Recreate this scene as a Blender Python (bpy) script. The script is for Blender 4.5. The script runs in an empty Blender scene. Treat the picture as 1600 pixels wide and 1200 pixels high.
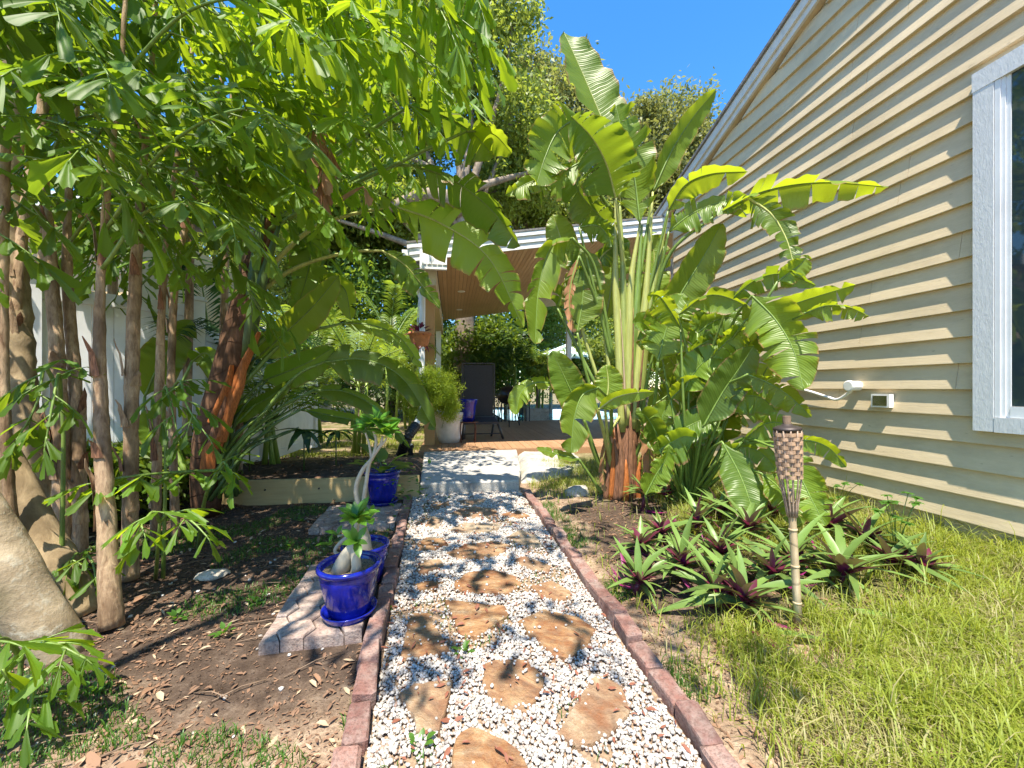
import bpy, bmesh, math, random
import numpy as np
from mathutils import Vector, Matrix, noise

# ---------------------------------------------------------------- camera, sky, sun, exposure
random.seed(7)
rng = np.random.default_rng(7)
SC = bpy.context.scene
C = SC.collection
F = 620.0                      # focal length in pixels of a 1600 wide frame
EYE = 1.40                     # eye height
PSI = math.atan(95.0 / F)      # the camera is turned a little to the right of the path
CS, SN = math.cos(PSI), math.sin(PSI)

cam_d = bpy.data.cameras.new('camera')
cam_d.sensor_width = 36.0
cam_d.lens = 36.0 * F / 1600.0
cam_d.shift_y = 5.0 / 1600.0
cam_d.clip_start = 0.02
cam_d.clip_end = 2000.0
cam = bpy.data.objects.new('camera', cam_d)
C.objects.link(cam)
cam.location = (0, 0, EYE)
cam.rotation_euler = (math.radians(90), 0, -PSI)
SC.camera = cam

SUN_TO = Vector((-0.11, -0.40, 1.0)).normalized()
elev = math.asin(SUN_TO.z)
world = bpy.data.worlds.new('World')
SC.world = world
world.use_nodes = True
wn = world.node_tree.nodes
wl = world.node_tree.links
for n in list(wn):
    wn.remove(n)
sky = wn.new('ShaderNodeTexSky')
sky.sky_type = 'NISHITA'
sky.sun_disc = False
sky.sun_elevation = elev
sky.sun_rotation = math.atan2(SUN_TO.x, SUN_TO.y)
sky.altitude = 0
sky.air_density = 1.0
sky.dust_density = 0.1
sky.ozone_density = 3.0
bg = wn.new('ShaderNodeBackground')
bg.inputs['Strength'].default_value = 0.15
wo = wn.new('ShaderNodeOutputWorld')
hsv = wn.new('ShaderNodeHueSaturation')
hsv.inputs['Saturation'].default_value = 1.3
wl.new(sky.outputs[0], hsv.inputs['Color'])
wl.new(hsv.outputs[0], bg.inputs['Color'])
wl.new(bg.outputs[0], wo.inputs['Surface'])

sun_d = bpy.data.lights.new('sun', 'SUN')
sun_d.energy = 4.8
sun_d.angle = math.radians(0.53)
sun_d.color = (1.0, 0.92, 0.78)
sun = bpy.data.objects.new('sun', sun_d)
C.objects.link(sun)
sun.location = SUN_TO * 40
sun.rotation_euler = (-SUN_TO).to_track_quat('-Z', 'Y').to_euler()

SC.view_settings.view_transform = 'Standard'
SC.view_settings.look = 'None'
SC.view_settings.exposure = 1.32
SC.view_settings.gamma = 1.0
SC.view_settings.use_curve_mapping = False
SC.cycles.use_denoising = True
SC.cycles.max_bounces = 10
SC.cycles.diffuse_bounces = 5
SC.cycles.transmission_bounces = 6
SC.cycles.transparent_max_bounces = 8


# ---------------------------------------------------------------- measuring helpers
def P(px, py, d):
    """world point seen at a photo position, d metres in front of the camera"""
    xc = (px - 800.0) / F * d
    return Vector((xc * CS + d * SN, -xc * SN + d * CS, EYE + (605.0 - py) / F * d))


def G(px, py, z=0.0):
    """world point on the level z"""
    return P(px, py, (EYE - z) * F / (py - 605.0))


def size(px, d):
    return px * d / F


# ---------------------------------------------------------------- object helpers
def tag(o, label=None, cat=None, group=None, kind=None):
    if label: o['label'] = label
    if cat: o['category'] = cat
    if group: o['group'] = group
    if kind: o['kind'] = kind
    return o


def thing(name, loc, label, cat, group=None):
    o = bpy.data.objects.new(name, None)
    o.empty_display_size = 0.1
    C.objects.link(o)
    o.location = loc
    return tag(o, label, cat, group)


def parent_to(o, par):
    if par is not None:
        o.parent = par
        if par.type == 'EMPTY':
            o.matrix_parent_inverse = Matrix.Translation(-Vector(par.location))


def link(name, me, mats, par=None, smooth=False):
    if mats is not None and not len(me.materials):
        for m in (mats if isinstance(mats, (list, tuple)) else [mats]):
            me.materials.append(m)
    if smooth:
        me.polygons.foreach_set('use_smooth', [True] * len(me.polygons))
    o = bpy.data.objects.new(name, me)
    C.objects.link(o)
    parent_to(o, par)
    return o


def mesh(name, V, Fc, mats, par=None, smooth=False, mi=None, uv=None):
    me = bpy.data.meshes.new(name)
    me.from_pydata([tuple(v) for v in V], [], Fc)
    if mi is not None:
        me.polygons.foreach_set('material_index', mi)
    if uv is not None:
        lay = me.uv_layers.new(name='UVMap')
        idx = np.zeros(len(me.loops), dtype=np.int32)
        me.loops.foreach_get('vertex_index', idx)
        lay.data.foreach_set('uv', np.asarray(uv, dtype=np.float32)[idx].ravel())
    me.update()
    return link(name, me, mats, par, smooth)


def mesh_np(name, V, Q, mats, par=None, smooth=False):
    """V (n,3), Q (m,k) one polygon size"""
    V = np.asarray(V, dtype=np.float32); Q = np.asarray(Q, dtype=np.int32)
    me = bpy.data.meshes.new(name)
    k = Q.shape[1]
    me.vertices.add(len(V)); me.vertices.foreach_set('co', V.ravel())
    me.loops.add(Q.size); me.loops.foreach_set('vertex_index', Q.ravel())
    me.polygons.add(len(Q))
    me.polygons.foreach_set('loop_start', np.arange(0, Q.size, k, dtype=np.int32))
    me.polygons.foreach_set('loop_total', np.full(len(Q), k, dtype=np.int32))
    me.update(calc_edges=True)
    me.validate()
    return link(name, me, mats, par, smooth)


class MB:
    """collects shapes for one mesh"""
    def __init__(s):
        s.V, s.F = [], []

    def add(s, V, Fc):
        n = len(s.V)
        s.V += [Vector(v) for v in V]
        s.F += [tuple(i + n for i in f) for f in Fc]
        return s

    def box(s, lo, hi, M=None):
        x0, y0, z0 = lo; x1, y1, z1 = hi
        V = [Vector(v) for v in ((x0, y0, z0), (x1, y0, z0), (x1, y1, z0), (x0, y1, z0), (x0, y0, z1), (x1, y0, z1), (x1, y1, z1), (x0, y1, z1))]
        if M is not None: V = [M @ v for v in V]
        return s.add(V, [(0, 3, 2, 1), (4, 5, 6, 7), (0, 1, 5, 4), (1, 2, 6, 5), (2, 3, 7, 6), (3, 0, 4, 7)])

    def prism(s, pts, a, b):
        """polygon pts (3d) swept from offset a to offset b"""
        n = len(pts); a = Vector(a); b = Vector(b)
        V = [Vector(p) + a for p in pts] + [Vector(p) + b for p in pts]
        Fc = [tuple(range(n))[::-1], tuple(range(n, 2 * n))] + [(i, (i + 1) % n, n + (i + 1) % n, n + i) for i in range(n)]
        return s.add(V, Fc)

    def tube(s, pts, rad, seg=8, cap=True, flat=1.0):
        pts = [Vector(p) for p in pts]; n = len(pts)
        if not isinstance(rad, (list, tuple)): rad = [rad] * n
        up = Vector((0.03, 0.05, 1)); V = []
        last = None
        for i, p in enumerate(pts):
            t = (pts[min(i + 1, n - 1)] - pts[max(i - 1, 0)])
            t = t.normalized() if t.length > 1e-9 else Vector((0, 0, 1))
            if last is None:
                a = t.cross(up if abs(t.dot(up)) < .93 else Vector((0, 1, 0.1))).normalized()
            else:
                a = (last - t * last.dot(t)).normalized()
            last = a
            b = t.cross(a)
            for k in range(seg):
                w = 2 * math.pi * k / seg
                V.append(p + (a * math.cos(w) + b * math.sin(w) * flat) * rad[i])
        Fc = []
        for i in range(n - 1):
            for k in range(seg):
                Fc.append((i * seg + k, i * seg + (k + 1) % seg, (i + 1) * seg + (k + 1) % seg, (i + 1) * seg + k))
        if cap:
            Fc.append(tuple(range(seg))[::-1]); Fc.append(tuple((n - 1) * seg + k for k in range(seg)))
        return s.add(V, Fc)

    def lathe(s, c, prof, seg=32, axis=None, sx=1.0, sy=1.0):
        c = Vector(c); V = []; n = len(prof)
        M = axis.to_track_quat('Z', 'Y').to_matrix() if axis is not None else Matrix.Identity(3)
        for r, z in prof:
            for k in range(seg):
                w = 2 * math.pi * k / seg
                V.append(c + M @ Vector((r * math.cos(w) * sx, r * math.sin(w) * sy, z)))
        Fc = [(i * seg + k, i * seg + (k + 1) % seg, (i + 1) * seg + (k + 1) % seg, (i + 1) * seg + k) for i in range(n - 1) for k in range(seg)]
        Fc.append(tuple(range(seg))[::-1]); Fc.append(tuple((n - 1) * seg + k for k in range(seg)))
        return s.add(V, Fc)

    def build(s, name, mats, par=None, smooth=False):
        return mesh(name, s.V, s.F, mats, par, smooth)


def bezier(pts, n):
    """Catmull-Rom through pts, n samples"""
    pts = [Vector(p) for p in pts]
    if len(pts) == 2:
        return [pts[0].lerp(pts[1], i / (n - 1)) for i in range(n)]
    ex = [pts[0] * 2 - pts[1]] + pts + [pts[-1] * 2 - pts[-2]]
    out = []; m = len(pts) - 1
    for i in range(n):
        u = i / (n - 1) * m; k = min(int(u), m - 1); t = u - k
        a, b, c, d = ex[k], ex[k + 1], ex[k + 2], ex[k + 3]
        out.append(0.5 * ((2 * b) + (c - a) * t + (2 * a - 5 * b + 4 * c - d) * t * t + (3 * b - a - 3 * c + d) * t ** 3))
    return out


# ---------------------------------------------------------------- materials
class N:
    """tiny node-tree writer"""
    def __init__(s, name):
        s.m = bpy.data.materials.new(name); s.m.use_nodes = True
        s.t = s.m.node_tree
        for n in list(s.t.nodes): s.t.nodes.remove(n)
        s.out = s.t.nodes.new('ShaderNodeOutputMaterial')

    def n(s, typ, ins=None, **kw):
        nd = s.t.nodes.new(typ)
        for k, v in kw.items(): setattr(nd, k, v)
        for k, v in (ins or {}).items():
            if isinstance(v, tuple) and len(v) == 2 and hasattr(v[0], 'outputs'):
                s.t.links.new(v[0].outputs[v[1]], nd.inputs[k])
            elif hasattr(v, 'outputs'):
                s.t.links.new(v.outputs[0], nd.inputs[k])
            else:
                if isinstance(v, (tuple, list)) and len(v) == 3 and nd.inputs[k].type == 'RGBA': v = (*v, 1)
                nd.inputs[k].default_value = v
        return nd

    def ramp(s, fac, stops, interp='LINEAR'):
        r = s.n('ShaderNodeValToRGB', {'Fac': fac})
        r.color_ramp.interpolation = interp
        el = r.color_ramp.elements
        while len(el) < len(stops): el.new(0.5)
        for e, (p, c) in zip(el, stops):
            e.position = p; e.color = (*c, 1) if len(c) == 3 else c
        return r

    def mix(s, fac, a, b, mode='MIX'):
        nd = s.t.nodes.new('ShaderNodeMix'); nd.data_type = 'RGBA'; nd.blend_type = mode
        for k, v in ((0, fac), (6, a), (7, b)):
            if hasattr(v, 'outputs'): s.t.links.new(v.outputs[0], nd.inputs[k])
            elif isinstance(v, tuple) and len(v) == 2 and hasattr(v[0], 'outputs'): s.t.links.new(v[0].outputs[v[1]], nd.inputs[k])
            else: nd.inputs[k].default_value = (*v, 1) if isinstance(v, (tuple, list)) and len(v) == 3 else v
        nd2 = s.t.nodes.new('NodeReroute'); s.t.links.new(nd.outputs[2], nd2.inputs[0])
        return nd2

    def noise(s, scale, detail=4, rough=.6, vec=None, dist=0.0):
        ins = {'Scale': scale, 'Detail': detail, 'Roughness': rough, 'Distortion': dist}
        if vec is not None: ins['Vector'] = vec
        return s.n('ShaderNodeTexNoise', ins)

    def coord(s, kind='Object', scale=(1, 1, 1), rot=(0, 0, 0)):
        c = s.n('ShaderNodeTexCoord')
        return s.n('ShaderNodeMapping', {'Vector': (c, kind), 'Scale': scale, 'Rotation': rot})

    def geo(s, scale=(1, 1, 1)):
        c = s.n('ShaderNodeNewGeometry')
        return s.n('ShaderNodeMapping', {'Vector': (c, 'Position'), 'Scale': scale})

    def rand(s):
        o = s.n('ShaderNodeObjectInfo')
        r = s.t.nodes.new('NodeReroute'); s.t.links.new(o.outputs['Random'], r.inputs[0])
        return r

    def bump(s, h, strength=.3, dist=.02):
        return s.n('ShaderNodeBump', {'Height': h, 'Strength': strength, 'Distance': dist})

    def done(s, col, rough=.6, bump=None, spec=.4, metal=0.0, coat=0.0, **kw):
        ins = {'Base Color': col, 'Roughness': rough, 'Specular IOR Level': spec, 'Metallic': metal, 'Coat Weight': coat}
        if bump is not None: ins['Normal'] = bump
        ins.update(kw)
        b = s.n('ShaderNodeBsdfPrincipled', ins)
        s.t.links.new(b.outputs[0], s.out.inputs['Surface'])
        return s.m


def plain(name, col, rough=.6, var=.12, scale=12, bump=.15, spec=.4, metal=0.0, coat=0.0, stretch=(1, 1, 1)):
    m = N(name)
    v = m.geo(stretch)
    nz = m.noise(scale, 5, .65, v)
    c = m.ramp(nz, [(.3, tuple(x * (1 - var * 1.6) for x in col)), (.7, tuple(min(1, x * (1 + var)) for x in col))])
    return m.done(c, rough, m.bump(nz, bump, .01), spec, metal, coat)


def leaf_mat(name, top, trans, tf=.35, rough=.42, veins=0.0, vfreq=60.0, spec=.45, vary=.3, under=None, edge=None):
    """a leaf: glossy skin plus light coming through; veins across it from its own UV"""
    m = N(name)
    r = m.rand()
    nz = m.noise(2.2, 3, .6, m.geo())
    lo = tuple(x * (1 - vary) for x in top); hi = tuple(min(1, x * (1 + vary)) for x in top)
    base = m.mix(r, lo, hi)
    base = m.mix(m.ramp(nz, [(.35, (0, 0, 0)), (.7, (.5, .5, .5))]), base, tuple(min(1, x * 1.35) * (1.1 if i == 0 else 1) for i, x in enumerate(top)))
    bmp = None
    if veins > 0:
        uv = m.n('ShaderNodeTexCoord')
        sx = m.n('ShaderNodeSeparateXYZ', {0: (uv, 'UV')})
        a = m.n('ShaderNodeMath', {0: (sx, 0), 1: -0.10}, operation='MULTIPLY')
        b = m.n('ShaderNodeMath', {0: (sx, 1), 1: a}, operation='ADD')
        nd = m.noise(3.0, 2, .5, m.geo())
        b1 = m.n('ShaderNodeMath', {0: nd, 1: .10, 2: b}, operation='MULTIPLY_ADD')
        c = m.n('ShaderNodeMath', {0: b1, 1: vfreq}, operation='MULTIPLY')
        d = m.n('ShaderNodeMath', {0: c}, operation='SINE')
        d2 = m.n('ShaderNodeMath', {0: m.n('ShaderNodeMath', {0: b1, 1: vfreq * .37}, operation='MULTIPLY')}, operation='SINE')
        e0 = m.n('ShaderNodeMath', {0: d2, 1: d}, operation='MULTIPLY')
        e = m.n('ShaderNodeMath', {0: e0, 1: .5, 2: .5}, operation='MULTIPLY_ADD')
        bmp = m.bump(e, veins, .01)
        base = m.mix(m.n('ShaderNodeMath', {0: e, 1: .22}, operation='MULTIPLY'), base, tuple(min(1, x * 1.7) for x in top))
        if edge is not None:
            en = m.noise(14, 3, .6, m.geo())
            ab = m.n('ShaderNodeMath', {0: (sx, 0)}, operation='ABSOLUTE')
            ed = m.n('ShaderNodeMath', {0: en, 1: .24, 2: ab}, operation='MULTIPLY_ADD')
            base = m.mix(m.n('ShaderNodeMapRange', {0: ed, 1: 1.02, 2: 1.09}), base, edge)
    if under is not None:
        bf = m.n('ShaderNodeNewGeometry')
        base = m.mix((bf, 'Backfacing'), base, under)
    ins = {'Base Color': base, 'Roughness': rough, 'Specular IOR Level': spec}
    if bmp is not None: ins['Normal'] = bmp
    pr = m.n('ShaderNodeBsdfPrincipled', ins)
    tr = m.n('ShaderNodeBsdfTranslucent', {'Color': m.mix(r, tuple(x * .85 for x in trans), tuple(min(1, x * 1.15) for x in trans))})
    mx = m.n('ShaderNodeMixShader', {0: tf, 1: pr, 2: tr})
    m.t.links.new(mx.outputs[0], m.out.inputs['Surface'])
    return m.m


M = {}
M['paddle'] = leaf_mat('paddle_leaf_green', (.118, .195, .020), (.50, .60, .02), .42, .40, .30, 190.0, .45, .38, edge=(.26, .15, .06))
M['paddle_dark'] = leaf_mat('paddle_leaf_dark', (.085, .150, .018), (.36, .48, .02), .40, .38, .26, 190.0, .45, .38, edge=(.20, .12, .05))
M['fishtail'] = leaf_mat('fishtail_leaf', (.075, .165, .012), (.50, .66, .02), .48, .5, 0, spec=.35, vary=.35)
M['fishtail_shade'] = leaf_mat('fishtail_leaf_shaded', (.060, .130, .012), (.34, .48, .02), .45, .5, 0, spec=.35, vary=.35)  # copy of the fishtail leaf for shaded fronds, the shade put into its colour
M['dead_leaf'] = leaf_mat('dead_palm_leaf', (.30, .155, .075), (.40, .20, .08), .25, .7, 0, vary=.3)
M['oak_leaf'] = leaf_mat('oak_leaf', (.125, .170, .028), (.46, .54, .06), .38, .5, 0, vary=.3)
M['oak_far'] = leaf_mat('oak_leaf_olive', (.16, .18, .055), (.42, .44, .10), .38, .5, 0, vary=.25)
M['shrub_leaf'] = leaf_mat('shrub_leaf', (.080, .140, .018), (.36, .48, .03), .38, .45, 0, vary=.3)
M['areca'] = leaf_mat('feather_palm_leaf', (.12, .20, .022), (.46, .58, .04), .40, .42, 0, vary=.3)
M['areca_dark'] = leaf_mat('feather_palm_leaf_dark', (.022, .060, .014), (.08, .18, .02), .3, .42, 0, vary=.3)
M['fern'] = leaf_mat('asparagus_fern', (.20, .29, .022), (.55, .68, .04), .42, .6, 0, vary=.15)
M['rhoeo'] = leaf_mat('oyster_plant_leaf', (.105, .175, .040), (.34, .44, .07), .12, .42, .12, 20.0, .4, .35, under=(.20, .012, .10))
M['rosette'] = leaf_mat('succulent_leaf', (.075, .20, .022), (.30, .52, .03), .3, .36, 0, vary=.2)
M['grass'] = leaf_mat('grass_blade', (.195, .240, .032), (.54, .60, .06), .38, .5, 0, vary=.3)
M['grass_dry'] = leaf_mat('dry_grass_blade', (.32, .30, .13), (.50, .44, .16), .3, .6, 0, vary=.2)
M['weed'] = leaf_mat('weed_leaf', (.055, .140, .018), (.22, .42, .02), .3, .45, 0, vary=.3)
M['purple_leaf'] = leaf_mat('purple_leaf', (.12, .02, .045), (.25, .03, .08), .3, .45, 0, vary=.3)
M['litter'] = leaf_mat('fallen_leaf', (.19, .11, .065), (.2, .1, .05), .12, .75, 0, vary=.45)
M['litter_pale'] = leaf_mat('fallen_leaf_pale', (.34, .26, .17), (.2, .15, .1), .1, .75, 0, vary=.35)
M['litter_red'] = leaf_mat('fallen_leaf_red', (.22, .085, .050), (.2, .06, .03), .12, .6, 0, vary=.35)
M['midrib'] = plain('leaf_midrib', (.24, .33, .065), .4, .15, 20, .05, .5)
M['petiole'] = plain('leaf_stalk', (.15, .23, .042), .42, .25, 8, .1, .5, stretch=(6, 6, .6))
M['petiole_pale'] = plain('leaf_stalk_pale', (.36, .38, .11), .42, .2, 8, .1, .5, stretch=(8, 8, .5))
M['petiole_dark'] = plain('leaf_stalk_dark', (.07, .12, .028), .42, .25, 8, .1, .5, stretch=(6, 6, .6))
M['sheath_orange'] = plain('dry_sheath_orange', (.42, .135, .035), .6, .35, 14, .3, .3, stretch=(8, 8, .7))
M['sheath_brown'] = plain('dry_sheath_brown', (.23, .11, .060), .7, .5, 14, .5, .3, stretch=(8, 8, .7))
M['sheath_green'] = plain('fresh_sheath', (.20, .29, .045), .4, .2, 8, .1, .5, stretch=(8, 8, .6))


def bark_mat(name, a, b, ring=0.0, rfreq=9.0, scale=9, stretch=(3, 3, .6), bstr=.6):
    m = N(name)
    v = m.geo(stretch)
    nz = m.noise(scale, 8, .7, v, .4)
    nz2 = m.noise(2.6, 4, .6, m.geo())
    col = m.ramp(nz, [(.30, a), (.68, b)])
    col = m.mix(m.ramp(nz2, [(.42, (0, 0, 0)), (.68, (.75, .75, .75))]), col, tuple(x * .52 for x in a))
    h = nz
    if ring:
        g = m.n('ShaderNodeNewGeometry')
        sx = m.n('ShaderNodeSeparateXYZ', {0: (g, 'Position')})
        nz3 = m.noise(1.1, 2, .5, m.geo())
        w = m.n('ShaderNodeMath', {0: nz3, 1: .9, 2: (sx, 2)}, operation='MULTIPLY_ADD')
        fr = m.n('ShaderNodeMath', {0: m.n('ShaderNodeMath', {0: w, 1: rfreq}, operation='MULTIPLY')}, operation='FRACT')
        line = m.n('ShaderNodeMapRange', {0: fr, 1: 0.0, 2: 0.07, 3: 1.0, 4: 0.0})
        col = m.mix(m.n('ShaderNodeMath', {0: line, 1: ring}, operation='MULTIPLY'), col, tuple(x * .3 for x in a))
        h = m.n('ShaderNodeMath', {0: nz, 1: line}, operation='SUBTRACT')
    return m.done(col, .85, m.bump(h, bstr, .012), .2)


M['fish_trunk'] = bark_mat('fishtail_trunk', (.17, .098, .055), (.60, .43, .27), .0, 6.0, 8, (5, 5, 1.2), .8)
M['palm_trunk'] = bark_mat('ringed_palm_trunk', (.19, .135, .075), (.50, .38, .23), .0, 4.6, 5, (2, 2, 1))
M['smooth_trunk'] = bark_mat('smooth_tan_trunk', (.20, .15, .085), (.60, .47, .31), .0, 5.3, 11, (2, 2, 2), .8)
M['brown_trunk'] = bark_mat('shaggy_trunk', (.075, .038, .022), (.24, .13, .075), .3, 6.0)
def lichen_mat():
    m = N('lichen_trunk')
    a = m.noise(4.5, 7, .68, m.geo((1, 1, 1)), .3); b = m.noise(15, 6, .7, m.geo()); c = m.noise(1.8, 4, .6, m.geo())
    col = m.ramp(a, [(.30, (.17, .125, .075)), (.48, (.34, .26, .165)), (.66, (.50, .40, .27))])
    col = m.mix(m.ramp(b, [(.52, (0, 0, 0)), (.64, (.7, .7, .7))]), col, (.52, .47, .36))
    col = m.mix(m.ramp(c, [(.48, (0, 0, 0)), (.62, (.65, .65, .65))]), col, (.13, .115, .055))
    h = m.n('ShaderNodeMath', {0: b, 1: a}, operation='ADD')
    return m.done(col, .9, m.bump(h, .6, .012), .2)
M['lichen'] = lichen_mat()
M['oak_bark'] = bark_mat('oak_bark', (.16, .12, .085), (.40, .32, .24), 0)
M['adenium'] = plain('pale_caudex_bark', (.46, .40, .29), .6, .2, 9, .2)


def ground_mat():
    m = N('garden_soil')
    g = m.geo()
    sx = m.n('ShaderNodeSeparateXYZ', {0: g})
    n1 = m.noise(1.3, 6, .65, g); n2 = m.noise(9, 6, .7, g); n3 = m.noise(60, 4, .7, g)
    dark = m.ramp(n2, [(.30, (.042, .029, .021)), (.55, (.105, .074, .054)), (.75, (.20, .152, .115))])
    sand = m.ramp(n2, [(.28, (.22, .145, .095)), (.55, (.40, .29, .20)), (.75, (.56, .44, .32))])
    turf = m.ramp(n2, [(.3, (.085, .085, .030)), (.6, (.17, .175, .06)), (.78, (.30, .25, .13))])
    # real soil zones: dark bed on the left, sandy strip beside the path, turf towards the house and beyond
    wob = m.n('ShaderNodeMath', {0: n1, 1: 1.6, 2: -.8}, operation='MULTIPLY_ADD')
    xx = m.n('ShaderNodeMath', {0: (sx, 0), 1: wob}, operation='ADD')
    yy = m.n('ShaderNodeMath', {0: (sx, 1), 1: wob}, operation='ADD')
    right = m.n('ShaderNodeMapRange', {0: xx, 1: .7, 2: 1.0})
    near = m.n('ShaderNodeMapRange', {0: yy, 1: 2.1, 2: 1.6})
    rightturf = m.n('ShaderNodeMapRange', {0: xx, 1: 1.6, 2: 2.1})
    far = m.n('ShaderNodeMapRange', {0: (sx, 1), 1: 7.2, 2: 8.2})
    # dark mulch under the border plants
    mx_ = m.n('ShaderNodeMath', {0: m.n('ShaderNodeMath', {0: xx, 1: 2.0}, operation='SUBTRACT')}, operation='ABSOLUTE')
    my_ = m.n('ShaderNodeMath', {0: m.n('ShaderNodeMath', {0: yy, 1: 3.4}, operation='SUBTRACT')}, operation='ABSOLUTE')
    mulch = m.n('ShaderNodeMath', {0: m.n('ShaderNodeMapRange', {0: mx_, 1: .85, 2: .6}), 1: m.n('ShaderNodeMapRange', {0: my_, 1: 1.3, 2: 1.0})}, operation='MULTIPLY')
    sn = m.n('ShaderNodeMath', {0: right, 1: near}, operation='MAXIMUM')
    col = m.mix(sn, dark, sand)
    col = m.mix(rightturf, col, turf)
    col = m.mix(mulch, col, dark)
    col = m.mix(m.n('ShaderNodeMath', {0: far, 1: m.ramp(n1, [(.4, (0, 0, 0)), (.55, (1, 1, 1))])}, operation='MULTIPLY'), m.mix(far, col, sand), turf)
    col = m.mix(m.ramp(n3, [(.42, (.35, .35, .35)), (.6, (0, 0, 0))]), col, (.05, .03, .02))
    h = m.n('ShaderNodeMath', {0: n3, 1: n2}, operation='ADD')
    return m.done(col, .95, m.bump(h, .8, .02), .15)


M['soil'] = ground_mat()
M['gravel_bed'] = plain('gravel_bed', (.30, .21, .14), .9, .35, 60, .6, .2)
def pebble_mat():
    m = N('white_pebble')
    g = m.n('ShaderNodeNewGeometry')
    r = (g, 'Random Per Island')
    c = m.ramp(m.n('ShaderNodeMath', {0: r, 1: 1.0}, operation='MULTIPLY'),
               [(0, (.22, .19, .17)), (.22, (.34, .31, .27)), (.6, (.48, .44, .40)), (.93, (.58, .55, .51)), (.96, (.34, .20, .14))])
    nz = m.noise(90, 3, .6, m.geo())
    return m.done(m.mix(m.ramp(nz, [(.4, (.3, .3, .3)), (.6, (0, 0, 0))]), c, (.5, .47, .43)), .75, m.bump(nz, .3, .004), .3)
M['pebble'] = pebble_mat()


def flag_mat():
    m = N('flagstone')
    r = m.rand()
    rot = m.n('ShaderNodeVectorRotate', {'Vector': m.geo(), 'Angle': m.n('ShaderNodeMath', {0: r, 1: 2.2, 2: -.5}, operation='MULTIPLY_ADD')}, rotation_type='Z_AXIS')
    st_ = m.n('ShaderNodeVectorMath', {0: rot, 1: (1.6, 3.2, 2)}, operation='MULTIPLY')
    v = m.n('ShaderNodeVectorMath', {0: st_, 1: m.n('ShaderNodeVectorMath', {0: (r, 0), 1: (37, 11, 5)}, operation='MULTIPLY')}, operation='ADD')
    n1 = m.noise(3.4, 9, .72, v, .35)
    n2 = m.noise(26, 5, .7, m.geo())
    n3 = m.noise(4.5, 5, .6, m.geo())
    a = m.ramp(n1, [(.30, (.085, .036, .018)), (.43, (.215, .095, .042)), (.54, (.32, .185, .088)), (.68, (.43, .32, .20))])
    b = m.ramp(n1, [(.26, (.22, .16, .11)), (.5, (.36, .29, .20)), (.72, (.46, .40, .32))])
    c = m.mix(m.ramp(r, [(.5, (0, 0, 0)), (.95, (.9, .9, .9))]), a, b)
    c = m.mix(m.ramp(n3, [(.50, (0, 0, 0)), (.66, (.8, .8, .8))]), c, (.21, .080, .032))
    c = m.mix(m.ramp(n2, [(.40, (.45, .45, .45)), (.55, (0, 0, 0))]), c, (.18, .12, .08))
    h = m.n('ShaderNodeMath', {0: n1, 1: n2}, operation='ADD')
    return m.done(c, .7, m.bump(h, .9, .018), .25)
M['flag'] = flag_mat()


def brick_mat(name, a, b, c):
    m = N(name)
    r = m.rand()
    n1 = m.noise(9, 7, .7, m.geo()); n2 = m.noise(70, 4, .7, m.geo()); n3 = m.noise(3.2, 5, .65, m.geo())
    col = m.mix(r, a, b)
    col = m.mix(m.ramp(n1, [(.40, (0, 0, 0)), (.66, (.85, .85, .85))]), col, c)
    col = m.mix(m.ramp(n3, [(.52, (0, 0, 0)), (.68, (.75, .75, .75))]), col, tuple(x * .42 for x in a))
    col = m.mix(m.ramp(n2, [(.38, (.5, .5, .5)), (.52, (0, 0, 0))]), col, tuple(x * .4 for x in a))
    return m.done(col, .88, m.bump(m.n('ShaderNodeMath', {0: n1, 1: n2}, operation='ADD'), .7, .01), .25)


M['brick'] = brick_mat('edging_brick', (.19, .095, .080), (.32, .17, .135), (.30, .245, .215))
M['paver'] = brick_mat('grey_paver', (.24, .165, .14), (.40, .29, .24), (.48, .40, .34))
M['concrete'] = brick_mat('worn_concrete', (.38, .36, .33), (.42, .40, .36), (.48, .46, .42))


def wood_mat(name, a, b, axis='Y', rough=.6, scale=14, bstr=.25, spec=.3, rvar=.5, knots=False):
    m = N(name)
    st = {'X': (.5, 7, 7), 'Y': (7, .5, 7), 'Z': (7, 7, .5)}[axis]
    r = m.rand()
    v = m.n('ShaderNodeVectorMath', {0: m.geo(st), 1: m.n('ShaderNodeVectorMath', {0: (r, 0), 1: (13, 17, 19)}, operation='MULTIPLY')}, operation='ADD')
    nz = m.noise(scale * .35, 6, .7, v, .5)
    nb = m.noise(1.2, 4, .6, m.geo())
    col = m.ramp(nz, [(.3, a), (.7, b)])
    col = m.mix(m.n('ShaderNodeMath', {0: r, 1: rvar}, operation='MULTIPLY'), col, tuple(x * .82 for x in a))
    col = m.mix(m.ramp(nb, [(.45, (0, 0, 0)), (.7, (.35, .35, .35))]), col, tuple(x * .7 for x in a))
    if knots:
        k = m.noise(38, 2, .5, m.geo((1, .35, 1)))
        col = m.mix(m.ramp(k, [(.70, (0, 0, 0)), (.76, (.55, .55, .55))]), col, tuple(x * .55 for x in a))
        s_ = m.noise(.9, 7, .72, m.geo((1, 1, 2.5)))
        col = m.mix(m.ramp(s_, [(.46, (0, 0, 0)), (.72, (.55, .55, .55))]), col, (.36, .28, .17))
    return m.done(col, rough, m.bump(nz, bstr, .006), spec)


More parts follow.
